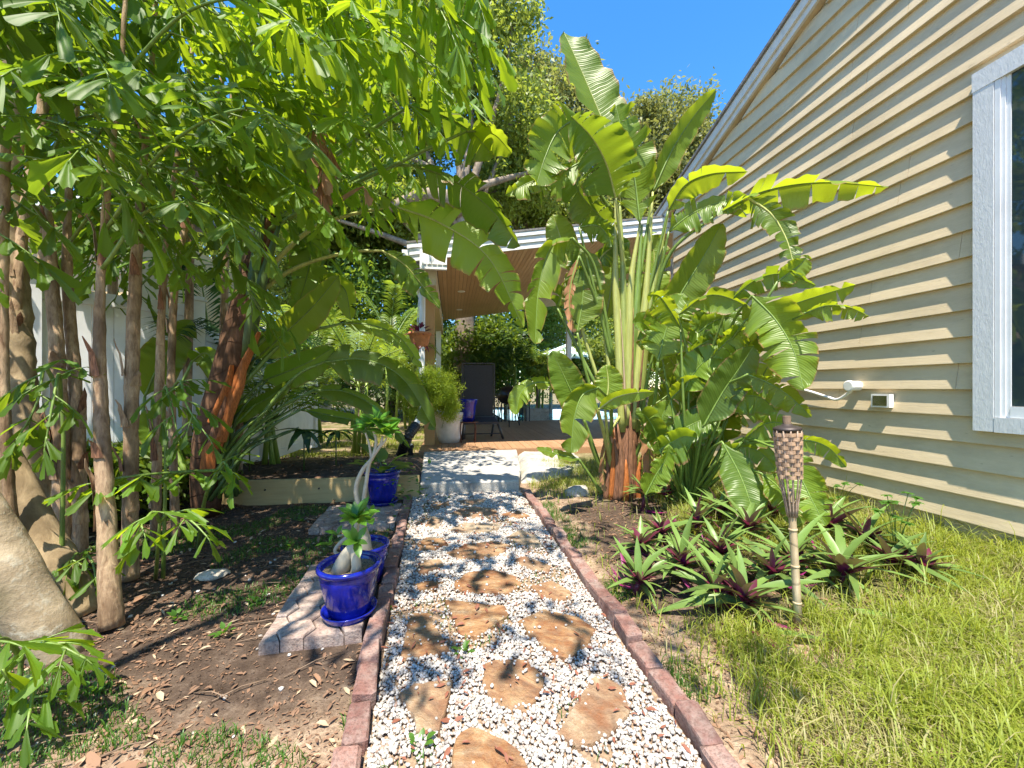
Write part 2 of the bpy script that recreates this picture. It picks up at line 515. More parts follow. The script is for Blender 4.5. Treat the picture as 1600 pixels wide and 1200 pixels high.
M['siding'] = wood_mat('painted_siding', (.635, .510, .325), (.685, .560, .370), 'Y', .62, 30, .35, .3, .4, True)
M['siding_far'] = wood_mat('painted_siding_neighbour', (.56, .39, .19), (.62, .45, .24), 'Y', .6, 20, .2, .3, .2)
M['stucco'] = plain('stucco_base', (.50, .43, .30), .85, .15, 30, .5, .2)
M['trim'] = plain('grey_white_trim', (.64, .65, .65), .5, .06, 40, .3, .3, stretch=(1, 1.5, .5))
M['rake'] = plain('rake_board_paint', (.62, .60, .56), .5, .08, 8, .1, .3)
M['vinyl'] = plain('white_vinyl', (.78, .79, .80), .35, .09, 2.2, .03, .5)
M['white_paint'] = plain('white_paint', (.80, .80, .79), .45, .05, 5, .05, .4)
M['tan_paint'] = plain('tan_paint', (.55, .43, .28), .6, .08, 6, .08, .3)
M['post_wood'] = wood_mat('treated_post', (.50, .28, .11), (.62, .38, .17), 'Z', .65)
M['plank'] = wood_mat('fresh_timber', (.50, .36, .16), (.64, .49, .25), 'X', .7)
M['soffit'] = wood_mat('cedar_soffit', (.46, .29, .15), (.58, .39, .22), 'Y', .5, 14, .15, .35, .5)
M['deck'] = wood_mat('deck_board', (.30, .165, .085), (.42, .25, .14), 'Y', .65)
M['roof'] = plain('shingle_roof', (.20, .19, .18), .9, .3, 20, .6, .2)
M['roof_far'] = plain('far_roof', (.44, .42, .47), .85, .12, 6, .3, .2)
M['stone_wall'] = brick_mat('pool_stone', (.30, .26, .20), (.42, .38, .30), (.5, .46, .38))
M['frame_dark'] = plain('dark_chair_frame', (.035, .032, .034), .45, .2, 10, .1, .4)
M['sling'] = plain('charcoal_sling', (.040, .042, .050), .65, .2, 60, .3, .3)
M['black_plastic'] = plain('black_plastic', (.012, .012, .014), .35, .2, 10, .05, .5)
M['iron'] = plain('rusty_iron', (.13, .060, .040), .6, .3, 20, .2, .3, .4)
M['terracotta'] = plain('terracotta', (.50, .20, .085), .75, .2, 14, .15, .2)
M['white_pot'] = plain('white_planter', (.66, .65, .62), .55, .12, 6, .1, .4)
M['potsoil'] = plain('potting_mix', (.24, .19, .13), .95, .6, 90, .9, .2)
M['glaze'] = plain('cobalt_glaze', (.006, .013, .27), .14, .45, 5, .06, .5, coat=.4)
M['bamboo'] = bark_mat('bamboo_pole', (.40, .29, .16), (.62, .50, .32), .5, 4.5, 6, (6, 6, .5), .15)
M['weave'] = plain('woven_bamboo', (.46, .30, .19), .6, .35, 30, .2, .3)
M['rib'] = plain('torch_rib', (.36, .26, .19), .6, .35, 30, .2, .3)
M['cap_metal'] = plain('dark_torch_cap', (.07, .055, .05), .5, .2, 10, .1, .5, .5)
M['pvc'] = plain('white_pvc', (.80, .77, .72), .4, .05, 6, .03, .5)
M['chrome'] = plain('brushed_face', (.62, .58, .56), .22, .15, 10, .05, .5, 1.0)
M['canopy'] = plain('teal_canopy', (.55, .74, .70), .7, .06, 4, .05, .2)
M['pool_paving'] = brick_mat('pool_paving', (.24, .23, .20), (.28, .26, .23), (.32, .30, .27))
M['petiole_mid'] = plain('leaf_stalk_mid', (.26, .31, .075), .42, .3, 8, .15, .5, stretch=(8, 8, .5))
M['rock'] = brick_mat('field_stone', (.42, .38, .32), (.55, .50, .43), (.62, .58, .52))
M['twig'] = plain('dry_twig', (.22, .15, .10), .8, .3, 10, .2, .2)


def glass_mat():
    m = N('window_glass')
    return m.done((.02, .035, .045), .03, None, .8)
M['glass'] = glass_mat()


def water_mat():
    m = N('pool_water')
    nz = m.noise(5, 3, .5, m.geo())
    return m.done((.10, .50, .58), .06, m.bump(nz, .15, .02), .6)
M['water'] = water_mat()

# ================================================================ the setting
def gheight(x, y):
    """gentle unevenness of the garden soil"""
    h = 0.030 * noise.noise(Vector((x * .9, y * .9, 3.1))) + 0.012 * noise.noise(Vector((x * 3.7, y * 3.7, 1.7)))
    h -= 0.012
    if x > 1.0:
        h += min(.05, (x - 1.0) * .05)
    # flat under the path and the paving
    k = 1.0
    if -0.75 < x < 1.15 and y < 5.6: k = 0.0
    if -1.3 < x < -.3 and 1.9 < y < 3.6: k = 0.0
    h = h * k - (0.0 if k else .015)
    if y > 5.19 and x < -0.42 and x > -7 and y < 8.5:
        t = min(1, (y - 5.19) / .03) * min(1, max(0, (8.5 - y) / 2.0)) * min(1, (-.42 - x) / .06)
        h += .25 * t
    return h


def axis_steps(fine, coarse):
    return sorted(set([round(v, 3) for v in fine] + coarse))

xs = axis_steps(np.arange(-5.5, 5.6, .09), [-400, -200, -100, -50, -30, -20, -14, -10, -8, -7, -6.2, 6.2, 7, 8, 10, 14, 20, 30, 50, 100, 200, 400])
ys = axis_steps(np.arange(.2, 9.1, .09), [-400, -200, -100, -40, -20, -10, -6, -4, -2.5, -1.5, -.8, -.3, 9.6, 10.5, 12, 14, 17, 20, 25, 32, 45, 70, 120, 250, 500])
gv = [(x, y, gheight(x, y) if (abs(x) < 6 and -1 < y < 9.5) else -.02) for y in ys for x in xs]
nx = len(xs)
gf = [(j * nx + i, j * nx + i + 1, (j + 1) * nx + i + 1, (j + 1) * nx + i) for j in range(len(ys) - 1) for i in range(nx - 1)]
ground = mesh('ground', gv, gf, M['soil'], smooth=True)
tag(ground, 'brown garden soil and turf around the stone path', None, None, 'structure')

# ---- path: gravel bed, flagstones, pebbles
def left_edge(y): return -0.30 - 0.045 * (y - 1.0)
RIGHT = 0.93
path = mesh('garden_path', [(left_edge(.3), .3, -.006), (RIGHT, .3, -.006), (RIGHT, 5.3, -.006), (left_edge(5.3), 5.3, -.006)], [(0, 1, 2, 3)], M['gravel_bed'])
tag(path, 'white gravel garden path with stepping flagstones', None, None, 'structure')

Z = [
 [(385,495),(640,525),(650,555),(525,650),(450,640)],
 [(690,585),(800,540),(950,570),(1010,620),(985,690),(900,735),(830,725),(750,640)],
 [(230,600),(250,550),(320,550),(410,710),(200,740)],
 [(545,760),(620,735),(730,745),(810,820),(780,890),(730,960),(590,920),(545,850)],
 [(190,890),(260,850),(420,835),(400,930),(370,1040),(270,1045),(250,980)],
 [(1000,820),(1050,808),(1130,860),(1160,960),(1070,1060),(930,1110),(860,1050),(930,930)],
 [(430,1080),(490,1025),(640,1090),(700,1130),(745,1210),(700,1330),(440,1320),(420,1180)],
 [(430,420),(480,385),(580,372),(680,400),(710,430),(650,470),(520,470),(430,450)],
 [(395,300),(470,265),(600,250),(660,270),(610,310),(520,333),(420,320)],
 [(745,440),(830,420),(910,460),(920,490),(850,500),(780,480)],
 [(270,260),(310,238),(380,240),(400,265),(340,290),(280,290)],
 [(660,330),(720,315),(830,350),(820,380),(740,370)],
 [(640,240),(700,205),(770,230),(790,270),(740,275)],
 [(400,205),(470,175),(630,180),(600,215),(450,220)],
 [(400,140),(470,110),(600,115),(610,145),(500,155)],
 [(620,145),(680,125),(740,150),(700,160)],
 [(260,380),(300,335),(370,330),(380,355),(290,390)],
 [(260,430),(310,415),(385,420),(340,455),(280,460)],
 [(330,110),(400,85),(410,100),(350,125)],
 [(300,190),(330,150),(385,160),(360,200)],
 [(440,85),(560,75),(540,100),(460,105)],
]
stones2d = []
for si, poly in enumerate(Z):
    r = random.Random(100 + si)
    pts = [G(550 + x * .375, 750 + y * .375, .022) for x, y in poly]
    fine = []
    n = len(pts)
    for i in range(n):                         # rough broken edge
        a, b = pts[i], pts[(i + 1) % n]
        L = (b - a).length
        k = max(2, int(L / .035))
        for j in range(k):
            q = a.lerp(b, j / k)
            q += Vector((r.uniform(-1, 1), r.uniform(-1, 1), 0)) * .006
            fine.append(q)
    cx = sum((p for p in fine), Vector()) / len(fine)
    if (fine[0] - cx).cross(fine[1] - cx).z < 0: fine.reverse()
    stones2d.append([(p.x, p.y) for p in fine])
    top = .020 + r.uniform(-.004, .008)
    V, Fc = [], []
    m = len(fine)
    for ring, (sc, z) in enumerate(((1.03, -.02), (1.0, top - .007), (.965, top), (.6, top), (.25, top))):
        for p in fine:
            q = cx + (p - cx) * sc
            V.append((q.x, q.y, z + (.005 * noise.noise(Vector((q.x * 9, q.y * 9, si))) if ring else 0)))
    V.append((cx.x, cx.y, top))
    for k in range(4):
        for i in range(m):
            Fc.append((k * m + i, k * m + (i + 1) % m, (k + 1) * m + (i + 1) % m, (k + 1) * m + i))
    for i in range(m): Fc.append((4 * m + i, 4 * m + (i + 1) % m, 5 * m))
    o = mesh('flagstone', V, Fc, M['flag'], path)


def inside(poly, x, y):
    c = False; j = len(poly) - 1
    for i in range(len(poly)):
        xi, yi = poly[i]; xj, yj = poly[j]
        if (yi > y) != (yj > y) and x < (xj - xi) * (y - yi) / (yj - yi) + xi: c = not c
        j = i
    return c


def on_stone(x, y): return any(inside(p, x, y) for p in stones2d)


bm = bmesh.new(); bmesh.ops.create_icosphere(bm, subdivisions=1, radius=1.0)
IV = np.array([v.co[:] for v in bm.verts]); IF = np.array([[v.index for v in f.verts] for f in bm.faces]); bm.free()


def scatter_blobs(pts, rad, flat=(.55, .9)):
    """pts (n,3), rad (n,) -> rough pebbles as arrays"""
    n = len(pts)
    jit = 1 + rng.uniform(-.22, .22, (n, len(IV), 1))
    sc = np.stack([rng.uniform(.75, 1.25, n), rng.uniform(.75, 1.25, n), rng.uniform(*flat, n)], 1)
    ang = rng.uniform(0, 6.283, n); ca, sa = np.cos(ang), np.sin(ang)
    tilt = rng.uniform(-.5, .5, n); ct, st = np.cos(tilt), np.sin(tilt)
    v = IV[None] * jit * sc[:, None] * rad[:, None, None]
    x, y, z = v[..., 0], v[..., 1], v[..., 2]
    y, z = y * ct[:, None] - z * st[:, None], y * st[:, None] + z * ct[:, None]
    x, y = x * ca[:, None] - y * sa[:, None], x * sa[:, None] + y * ca[:, None]
    V = np.stack([x, y, z], -1) + pts[:, None]
    Q = (IF[None] + (np.arange(n) * len(IV))[:, None, None]).reshape(-1, 3)
    return V.reshape(-1, 3), Q

pp, pr = [], []
rr = random.Random(5)
while len(pp) < 27000:
    y = .95 + 4.3 * rr.random() ** 1.25
    x = rr.uniform(left_edge(y) + .01, RIGHT - .01)
    if on_stone(x, y) and rr.random() > .010: continue
    # thin spots where soil shows through
    if noise.noise(Vector((x * 2.3, y * 2.3, 8.8))) < -.28 and rr.random() < .75: continue
    r = rr.uniform(.0045, .0108) * (1 + .25 * (y > 3))
    z = r * .35 + (.028 if on_stone(x, y) else rr.uniform(0, .012))
    pp.append((x, y, z)); pr.append(r)
for poly in stones2d:
    for (x, y) in poly:
        for _ in range(2):
            if rr.random() < .55: pp.append((x + rr.gauss(0, .014), y + rr.gauss(0, .014), .018)); pr.append(rr.uniform(.0055, .011))
for _ in range(90):                                 # strays in the soil on the left
    x = rr.uniform(-1.8, .0) - .3; y = rr.uniform(1.3, 4.5)
    pp.append((x, y, gheight(x, y) + .006)); pr.append(rr.uniform(.006, .014))
v, q = scatter_blobs(np.array(pp), np.array(pr))
peb = mesh_np('white_pebbles', v, q, M['pebble'], None, False)
tag(peb, 'loose white marble pebbles between the flagstones', 'gravel', None, 'stuff')


# ---- bricks
def rough_box(name, sx, sy, sz, seed, bev=.008, amp=.004, cuts=1):
    bm = bmesh.new(); bmesh.ops.create_cube(bm, size=1.0)
    bmesh.ops.scale(bm, vec=(sx, sy, sz), verts=bm.verts)
    bmesh.ops.bevel(bm, geom=bm.edges[:], offset=bev, segments=1, affect='EDGES', profile=.6)
    r = random.Random(seed)
    for v_ in bm.verts: v_.co += Vector((r.uniform(-1, 1), r.uniform(-1, 1), r.uniform(-1, 1))) * amp
    me = bpy.data.meshes.new(name); bm.to_mesh(me); bm.free()
    return me

BR = [rough_box('brick', .095, .198, .13, 40 + i, .010, .005) for i in range(6)]
ed_r = thing('brick_edging', (RIGHT + .06, 3, 0), 'row of weathered red bricks edging the right side of the gravel path', 'brick edging', 'brick path edgings')
ed_l = thing('brick_edging', (left_edge(3) - .06, 3, 0), 'row of weathered red bricks edging the left side of the gravel path', 'brick edging', 'brick path edgings')
for par, side in ((ed_r, 1), (ed_l, -1)):
    y = 1.05
    while y < 5.2:
        o = bpy.data.objects.new('brick', random.choice(BR)); C.objects.link(o)
        if not o.data.materials: o.data.materials.append(M['brick'])
        parent_to(o, par)
        x = RIGHT + .052 if side > 0 else left_edge(y) - .052
        o.location = (x + random.uniform(-.012, .012), y, .000 + random.uniform(-.018, .014))
        o.rotation_euler = (random.uniform(-.06, .06), random.uniform(-.10, .10), random.uniform(-.06, .06) + (math.pi if random.random() < .5 else 0) + (.045 if side < 0 else 0))
        y += .205 + random.uniform(-.002, .012)


# ---- paving pads of interlocking pavers
def clip(poly, x0, y0, x1, y1):
    for ax, v_, keep in ((0, x0, 1), (0, x1, -1), (1, y0, 1), (1, y1, -1)):
        out = []
        for i in range(len(poly)):
            a, b = poly[i], poly[(i + 1) % len(poly)]
            ia, ib = (a[ax] - v_) * keep >= 0, (b[ax] - v_) * keep >= 0
            if ia: out.append(a)
            if ia != ib:
                t = (v_ - a[ax]) / (b[ax] - a[ax]); out.append((a[0] + t * (b[0] - a[0]), a[1] + t * (b[1] - a[1])))
        poly = out
        if len(poly) < 3: return []
    return poly


def pad(par, x0, y0, x1, y1, z0, th, mat, ang=0.0):
    a, b, c = .058, .082, .046     # elongated hexagons, offset every other column
    cx, cy = (x0 + x1) / 2, (y0 + y1) / 2
    polys = []
    for ix in range(int((x1 - x0) / (2 * a + c)) + 3):
        for iy in range(int((y1 - y0) / (2 * b)) + 3):
            X = x0 + ix * (2 * a + c); Y = y0 + iy * 2 * b - (b if ix % 2 else 0)
            polys.append([(X + a + c, Y), (X + a, Y + b), (X - a, Y + b), (X - a - c, Y), (X - a, Y - b), (X + a, Y - b)])
    for p in polys:
        q = clip(p, x0, y0, x1, y1)
        if len(q) < 3: continue
        ar = abs(sum(q[i][0] * q[(i + 1) % len(q)][1] - q[(i + 1) % len(q)][0] * q[i][1] for i in range(len(q)))) / 2
        if ar < .0009: continue
        mx, my = sum(s[0] for s in q) / len(q), sum(s[1] for s in q) / len(q)
        if sum((q[i][0] - mx) * (q[(i + 1) % len(q)][1] - my) - (q[(i + 1) % len(q)][0] - mx) * (q[i][1] - my) for i in range(len(q))) < 0: q.reverse()
        dz = random.uniform(-.008, .008); tx, ty = random.uniform(-.02, .02), random.uniform(-.02, .02)
        V = []; n = len(q)
        for sc, z in ((.955, z0), (.955, z0 + th - .008), (.90, z0 + th)):
            for s in q:
                X = mx + (s[0] - mx) * sc; Y = my + (s[1] - my) * sc
                zz = z + (dz + tx * (X - mx) + ty * (Y - my) if z > z0 else 0)
                ca, sa = math.cos(ang), math.sin(ang)
                V.append((cx + (X - cx) * ca - (Y - cy) * sa, cy + (X - cx) * sa + (Y - cy) * ca, zz))
        Fc = [tuple(range(2 * n, 3 * n))] + [(k * n + i, k * n + (i + 1) % n, (k + 1) * n + (i + 1) % n, (k + 1) * n + i) for k in range(2) for i in range(n)]
        mesh('paver', V, Fc, mat, par)

pad1 = thing('paver_pad', (-.76, 2.75, 0), 'small grey paver pad holding the two front blue pots', 'paving', 'paver pads')
pad(pad1, -1.03, 2.28, -.51, 3.22, -.02, .075, M['paver'], .05)
pad2 = thing('paver_pad', (-.95, 4.5, 0), 'far brownish paver pad under the third blue pot by the timber', 'paving', 'paver pads')
pad(pad2, -1.36, 4.05, -.56, 4.8, -.02, .065, M['paver'], .02)

# ---- timber bed edge
tb = thing('timber_bed_edge', (-1.6, 4.9, 0), 'fresh yellow timber planks retaining the raised planting bed', 'timber edge')
a0 = G(345, 790); b0 = G(556, 783); c0 = G(560, 782); e0 = G(655, 778)
for (s, t, ext) in ((a0, b0, 0), (c0, e0, 0)):
    d_ = (t - s).normalized(); nrm = Vector((-d_.y, d_.x, 0))
    mb = MB()
    mb.prism([s + Vector((0, 0, -.05)), t + Vector((0, 0, -.05)), t + Vector((0, 0, .285)), s + Vector((0, 0, .285))], (0, 0, 0), nrm * .045)
    mb.build('plank', M['plank'], tb)
for f_ in (.32, .72):
    q = a0.lerp(b0, f_)
    MB().tube([q + Vector((0, -.012, .17)), q + Vector((0, .002, .17))], .011, 8).build('screw_head', M['cap_metal'], tb)

# ---- concrete step and apron
st = thing('concrete_step', (.25, 6.4, 0), 'pale worn concrete step leading up to the covered deck', 'concrete step')
V = [(-.40, 5.28), (.90, 5.26), (1.06, 6.0), (1.30, 7.86), (-.52, 7.86)]
def slab(poly, z0, z1, name, mat, par, jit=.0):
    n = len(poly); bev = .018
    c = (sum(p[0] for p in poly) / n, sum(p[1] for p in poly) / n)
    Vv = []
    for ins, z in ((0, z0), (0, z1 - bev), (bev, z1)):
        for p in poly:
            dx, dy = c[0] - p[0], c[1] - p[1]; L = math.hypot(dx, dy)
            Vv.append((p[0] + dx / L * ins * 1.4, p[1] + dy / L * ins * 1.4, z))
    Fc = [tuple(range(2 * n, 3 * n))] + [(k * n + i, k * n + (i + 1) % n, (k + 1) * n + (i + 1) % n, (k + 1) * n + i) for k in range(2) for i in range(n)]
    return mesh(name, Vv, Fc, mat, par)
slab(V, -.05, .150, 'slab', M['concrete'], st)
ap = thing('concrete_apron', (1.7, 6.6, 0), 'rough lump of poured concrete beside the step near the plant', 'concrete')
Vv = []; W = 14
for j in range(W):
    for i in range(W):
        u, v_ = i / (W - 1), j / (W - 1)
        x = 1.02 + u * 1.35 + .2 * v_; y = 5.75 + v_ * 1.9 + .25 * u
        edge = min(u, 1 - u, v_ * 1.3, 1.2 - v_) * 4
        Vv.append((x + .05 * noise.noise(Vector((u * 5, v_ * 5, 2))), y + .05 * noise.noise(Vector((u * 5, v_ * 5, 9))), -.06 + .20 * min(1, max(0, edge * 1.8 + .15)) * (1 - .3 * u) + .02 * noise.noise(Vector((x * 4, y * 4, 0)))))
mesh('slab', Vv, [(j * W + i, j * W + i + 1, (j + 1) * W + i + 1, (j + 1) * W + i) for j in range(W - 1) for i in range(W - 1)], M['concrete'], ap, True)

# ---- deck
dk = thing('deck', (2, 11, 0), 'brown timber deck under the covered patio', 'deck')
x = -.62
while x < 5.6:
    MB().box((x, 7.9 + random.uniform(0, .012), .10), (x + .136, 14.6, .165 + random.uniform(-.002, .002))).build('deck_board', M['deck'], dk)
    x += .142
MB().box((-.62, 7.872, .02), (5.6, 7.897, .160)).build('skirt_board', M['deck'], dk)
MB().box((-.6, 7.91, -.05), (5.58, 14.5, .095)).build('joist_frame', M['frame_dark'], dk)

# ---- covered patio: shed roof rising towards the house
pa = thing('covered_patio', (2, 8.4, 0), 'open covered patio with white fascia, cedar soffit and timber post', 'patio cover')
SL = .16
def rz(x): return 3.70 + SL * (x + .75)
Y0, Y1 = 7.42, 14.3
# fascia boards, front
def sloped(x0, x1, y0, y1, dz0, dz1, name, mat):
    mb = MB()
    mb.prism([(x0, y0, rz(x0) + dz0), (x1, y0, rz(x1) + dz0), (x1, y0, rz(x1) + dz1), (x0, y0, rz(x0) + dz1)], (0, 0, 0), (0, y1 - y0, 0))
    return mb.build(name, mat, pa)
sloped(-.75, 5.7, Y0, Y0 + .035, -.01, .22, 'fascia', M['white_paint'])
sloped(-.79, 5.7, Y0 - .05, Y0 + .033, .223, .30, 'drip_edge', M['white_paint'])
sloped(-.75, 5.7, Y0 - .022, Y0 - .002, .10, .218, 'trim_board', M['white_paint'])
sloped(-.80, 5.7, Y0 - .06, Y1, .303, .34, 'roof_sheet', M['roof'])
# left eave: gutter and its end with brackets
MB().box((-.75, Y0 + .037, rz(-.75) - .01), (-.72, Y1, rz(-.75) + .22)).build('fascia', M['white_paint'], pa)
mb = MB()
gx, gz = -.752, rz(-.75)
mb.prism([(gx, Y0, gz + .20), (gx - .13, Y0, gz + .20), (gx - .13, Y0, gz + .13), (gx - .06, Y0, gz + .05), (gx, Y0, gz + .05)], (0, 0, 0), (0, Y1 - Y0, 0))
mb.build('gutter', M['white_paint'], pa)
ge = MB().box((-.56, Y0 - .11, rz(-.5) - .20), (-.08, Y0 - .026, rz(-.5) + .14)).build('cornice_block', M['white_paint'], pa)
for i in range(5):
    x = -.52 + i * .092
    MB().box((x, Y0 - .128, rz(-.5) - .12), (x + .075, Y0 - .113, rz(-.5) + .10)).build('slat', M['white_paint'], ge)
# beam along the left side and its post
MB().box((-.56, Y0 + .04, 3.28), (-.28, Y1, rz(-.56) - .04)).build('beam', M['tan_paint'], pa)
pc = G(672, 703, .05)
MB().box((pc.x - .115, pc.y - .1, -.03), (pc.x + .095, pc.y + .11, 3.275)).build('post', M['post_wood'], pa)
MB().box((-.50, 13.4, .0), (-.34, 13.56, 3.27)).build('post', M['white_paint'], pa)
MB().box((4.0, 13.4, .0), (4.16, 13.56, rz(4.0) - .05)).build('post', M['white_paint'], pa)
# tongue and groove soffit boards
x = -.275
while x < 5.6:
    w = .092
    mb = MB()
    mb.prism([(x, 0, rz(x) - .012), (x + w - .007, 0, rz(x + w) - .012), (x + w - .007, 0, rz(x + w) + .006), (x, 0, rz(x) + .006)], (0, Y0 + .04, 0), (0, Y1, 0))
    mb.build('soffit_board', M['soffit'], pa)
    x += w
sloped(-.28, 5.6, Y0 + .042, Y1 - .01, .010, .03, 'roof_deck', M['frame_dark'])
for (x, y) in ((.25, 10.2), (.25, 12.6), (2.2, 10.2)):
    z = rz(x) - .016
    MB().lathe((x, y, z), [(.085, -.012), (.10, -.006), (.10, .0)], 20).build('downlight', M['white_paint'], pa)

# ---- house on the right
HX = 4.30
hs = thing('house', (HX + 2, 2, 0), 'beige lap-sided house gable with grey window trim on the right', 'house')
RY, RZ, RS = 4.03, 5.92, .333
def rake_y(z): return RY + (RZ - z) / RS
YC = 7.15                                            # back corner of the house
wall = MB()
wall.prism([(HX + .03, -4.5, -.1), (HX + .03, YC, -.1), (HX + .03, YC, RZ - RS * (YC - RY)), (HX + .03, -2.0, RZ + RS * (RY + 2.0)), (HX + .03, -4.5, RZ + RS * (RY + 2.0))], (0, 0, 0), (3.2, 0, 0))
wall = wall.build('wall', M['stucco'], hs)
EXP, LAP = .222, .042
z = .27; k = 0
while z < 7.6:
    ye = min(YC - .01, rake_y(z + EXP * .5) - .03)
    if ye < -3.5: break
    yt = min(YC - .01, rake_y(z + EXP + .01) - .03)
    # a beveled board in two lengths with a butt joint, tapering to the top, its bottom edge standing proud
    joint = random.Random(k * 7 + 1).uniform(1.2, max(1.5, min(ye - .6, 6.0)))
    for s0, s1, e0_, e1_ in ((-3.6, joint - .002, -3.6, joint - .002), (joint + .002, ye, joint + .002, yt)):
        if s1 - s0 < .15: continue
        V = []; n = 10
        dz = random.uniform(-.0015, .0015)
        for i in range(n + 1):
            t = i / n
            y = s0 + (s1 - s0) * t; y2 = e0_ + (e1_ - e0_) * t
            w1 = .0035 * noise.noise(Vector((y * 1.3, z * 5, 0))) + dz
            V += [(HX + .026, y, z), (HX - LAP + w1, y, z + .002 + dz), (HX - LAP + w1, y, z + .006), (HX - .002, y2, z + EXP + .012), (HX + .026, y2, z + EXP + .012)]
        Fc = []
        for i in range(n):
            for j in range(5):
                Fc.append((i * 5 + j, i * 5 + (j + 1) % 5, (i + 1) * 5 + (j + 1) % 5, (i + 1) * 5 + j))
        Fc += [(0, 1, 2, 3, 4), tuple(n * 5 + j for j in range(4, -1, -1))]
        mesh('siding_board', V, Fc, M['siding'], wall)
    z += EXP; k += 1
def rake_piece(off0, off1, x0, x1, name, mat):
    pr_ = []
    for y in (-3.0, YC + .75):
        zc = RZ - RS * (y - RY)
        pr_.append((y, zc))
    mb = MB()
    (ya, za), (yb, zb) = pr_
    mb.prism([(x0, ya, za + off0), (x0, yb, zb + off0), (x0, yb, zb + off1), (x0, ya, za + off1)], (0, 0, 0), (x1 - x0, 0, 0))
    return mb.build(name, mat, hs)
rake_piece(-.03, .17, HX - .10, HX - .065, 'rake_board', M['rake'])
rake_piece(.06, .20, HX - .135, HX - .103, 'rake_board', M['rake'])
rake_piece(-.028, -.002, HX - .063, HX + .02, 'rake_soffit', M['tan_paint'])
rake_piece(.203, .25, HX - .17, HX + 3.3, 'roof', M['roof'])
MB().box((HX - .015, YC - .002, -.1), (HX + .028, YC + .05, 4.7)).build('corner_board', M['tan_paint'], hs)
# window
def yat(px): return (F * HX / (CS * (px - 705.0)) - HX * SN) / CS
def zat(px, py): return EYE + (605 - py) * (F * HX / (CS * (px - 705.0))) / F
wy1, wz0, wz1 = yat(1533), zat(1533, 672), zat(1533, 128)
TW = yat(1533) - yat(1566)
win = MB()
win.box((HX - .086, wy1 - TW, wz0), (HX - .030, wy1, wz1))
win = win.build('window', M['trim'], hs)
MB().box((HX - .088, wy1 - 2.0, wz0 - .002), (HX - .029, wy1 - TW - .003, wz0 + TW * .9)).build('sill_trim', M['trim'], win)
MB().box((HX - .089, wy1 - 2.0, wz1 - TW * .8), (HX - .028, wy1 + .004, wz1 + .05)).build('head_trim', M['trim'], win)
fy = wy1 - TW - .004
FW = max(.05, fy - yat(1590))
for i, (d0, d1, xx) in enumerate(((0, FW * .38, .081), (FW * .4, FW * .68, .072), (FW * .7, FW, .064))):
    MB().box((HX - xx, fy - d1, wz0 + TW * .9 + .002), (HX - .005 + i * .003, fy - d0, wz1 - TW * .8 - .002)).build('frame', M['vinyl'], win)
MB().box((HX - .078, wy1 - 2.0, wz0 + TW * .9 + .003), (HX - .004, fy - FW - .004, wz0 + TW * .9 + .09)).build('frame', M['vinyl'], win)
MB().box((HX - .058, wy1 - 2.0, wz0 + TW * .9 + .095), (HX - .047, fy - FW - .003, wz1 - TW * .8 - .003)).build('pane', M['glass'], win)
# back wall of the house beyond the corner stays in the patio's shade
# fittings on the siding
cy, cz = yat(1345), zat(1345, 603)
pv = thing('pipe_cap', (HX - .06, cy, cz), 'round white plastic pipe cap with bent conduit on the siding', 'pipe')
MB().lathe((HX - .03, cy, cz), [(.052, 0), (.052, .10), (.058, .102), (.058, .125), (.046, .132)], 24, Vector((-1, 0, 0))).build('cap', M['pvc'], pv, False)
cc = [Vector((HX - .066, cy + .04, cz - .05)), Vector((HX - .072, yat(1318), zat(1318, 624))), Vector((HX - .070, yat(1300), zat(1300, 620))), Vector((HX - .068, yat(1262), zat(1262, 609))), Vector((HX - .068, yat(1225), zat(1225, 606)))]
MB().tube(bezier(cc, 18), .016, 8).build('conduit', M['pvc'], pv, True)
by, bz = yat(1386), zat(1386, 626)
vb = thing('vent_box', (HX - .05, by, bz), 'square white box with shiny metallic face on the siding', 'utility box')
MB().box((HX - .085, by - .085, bz - .066), (HX - .030, by + .085, bz + .066)).build('housing', M['pvc'], vb)
MB().box((HX - .089, by - .066, bz - .05), (HX - .0855, by + .066, bz + .05)).build('faceplate', M['chrome'], vb)

# ---- white fence on the left
fn = thing('white_fence', (-3.6, 5, 0), 'tall white vinyl privacy fence behind the palm stems', 'fence')
FT = 2.42
A = Vector((P(48, 437, 3.9).x, P(48, 437, 3.9).y, 0)); B = Vector((P(308, 475, 5.0).x, P(308, 475, 5.0).y, 0))
dirn = (B - A).normalized(); L = (B - A).length
A2 = A - dirn * L; B2 = B + Vector((-.10, 1.9, 0)); B3 = B2 + Vector((.1, 2.4, 0))
def fence_run(p, q, top, posts=(True, True)):
    d_ = (q - p); Lr = d_.length; d_.normalize()
    ang = math.atan2(d_.y, d_.x)
    Mx = Matrix.Translation(p) @ Matrix.Rotation(ang, 4, 'Z')
    for i, u in enumerate((0, Lr)):
        if posts[i]:
            MB().box((u - .065, -.065, 0), (u + .065, .065, top + .06), Mx).build('post', M['vinyl'], fn)
            MB().box((u - .08, -.08, top + .062), (u + .08, .08, top + .085), Mx).prism([Mx @ Vector(c) for c in ((u - .06, -.06, top + .0865), (u + .06, -.06, top + .0865), (u + .06, .06, top + .0865), (u - .06, .06, top + .0865))], (0, 0, 0), (0, 0, .03)).build('post_cap', M['vinyl'], fn)
    MB().box((.067, -.03, top - .14), (Lr - .067, .03, top), Mx).build('rail', M['vinyl'], fn)
    MB().box((.067, -.03, .08), (Lr - .067, .03, .22), Mx).build('rail', M['vinyl'], fn)
    nb = max(3, int((Lr - .14) / .17)); w = (Lr - .14) / nb
    for i in range(nb):
        MB().box((.07 + i * w + .002, -.014, .223), (.07 + (i + 1) * w - .002, .014, top - .143), Mx).build('board', M['vinyl'], fn)
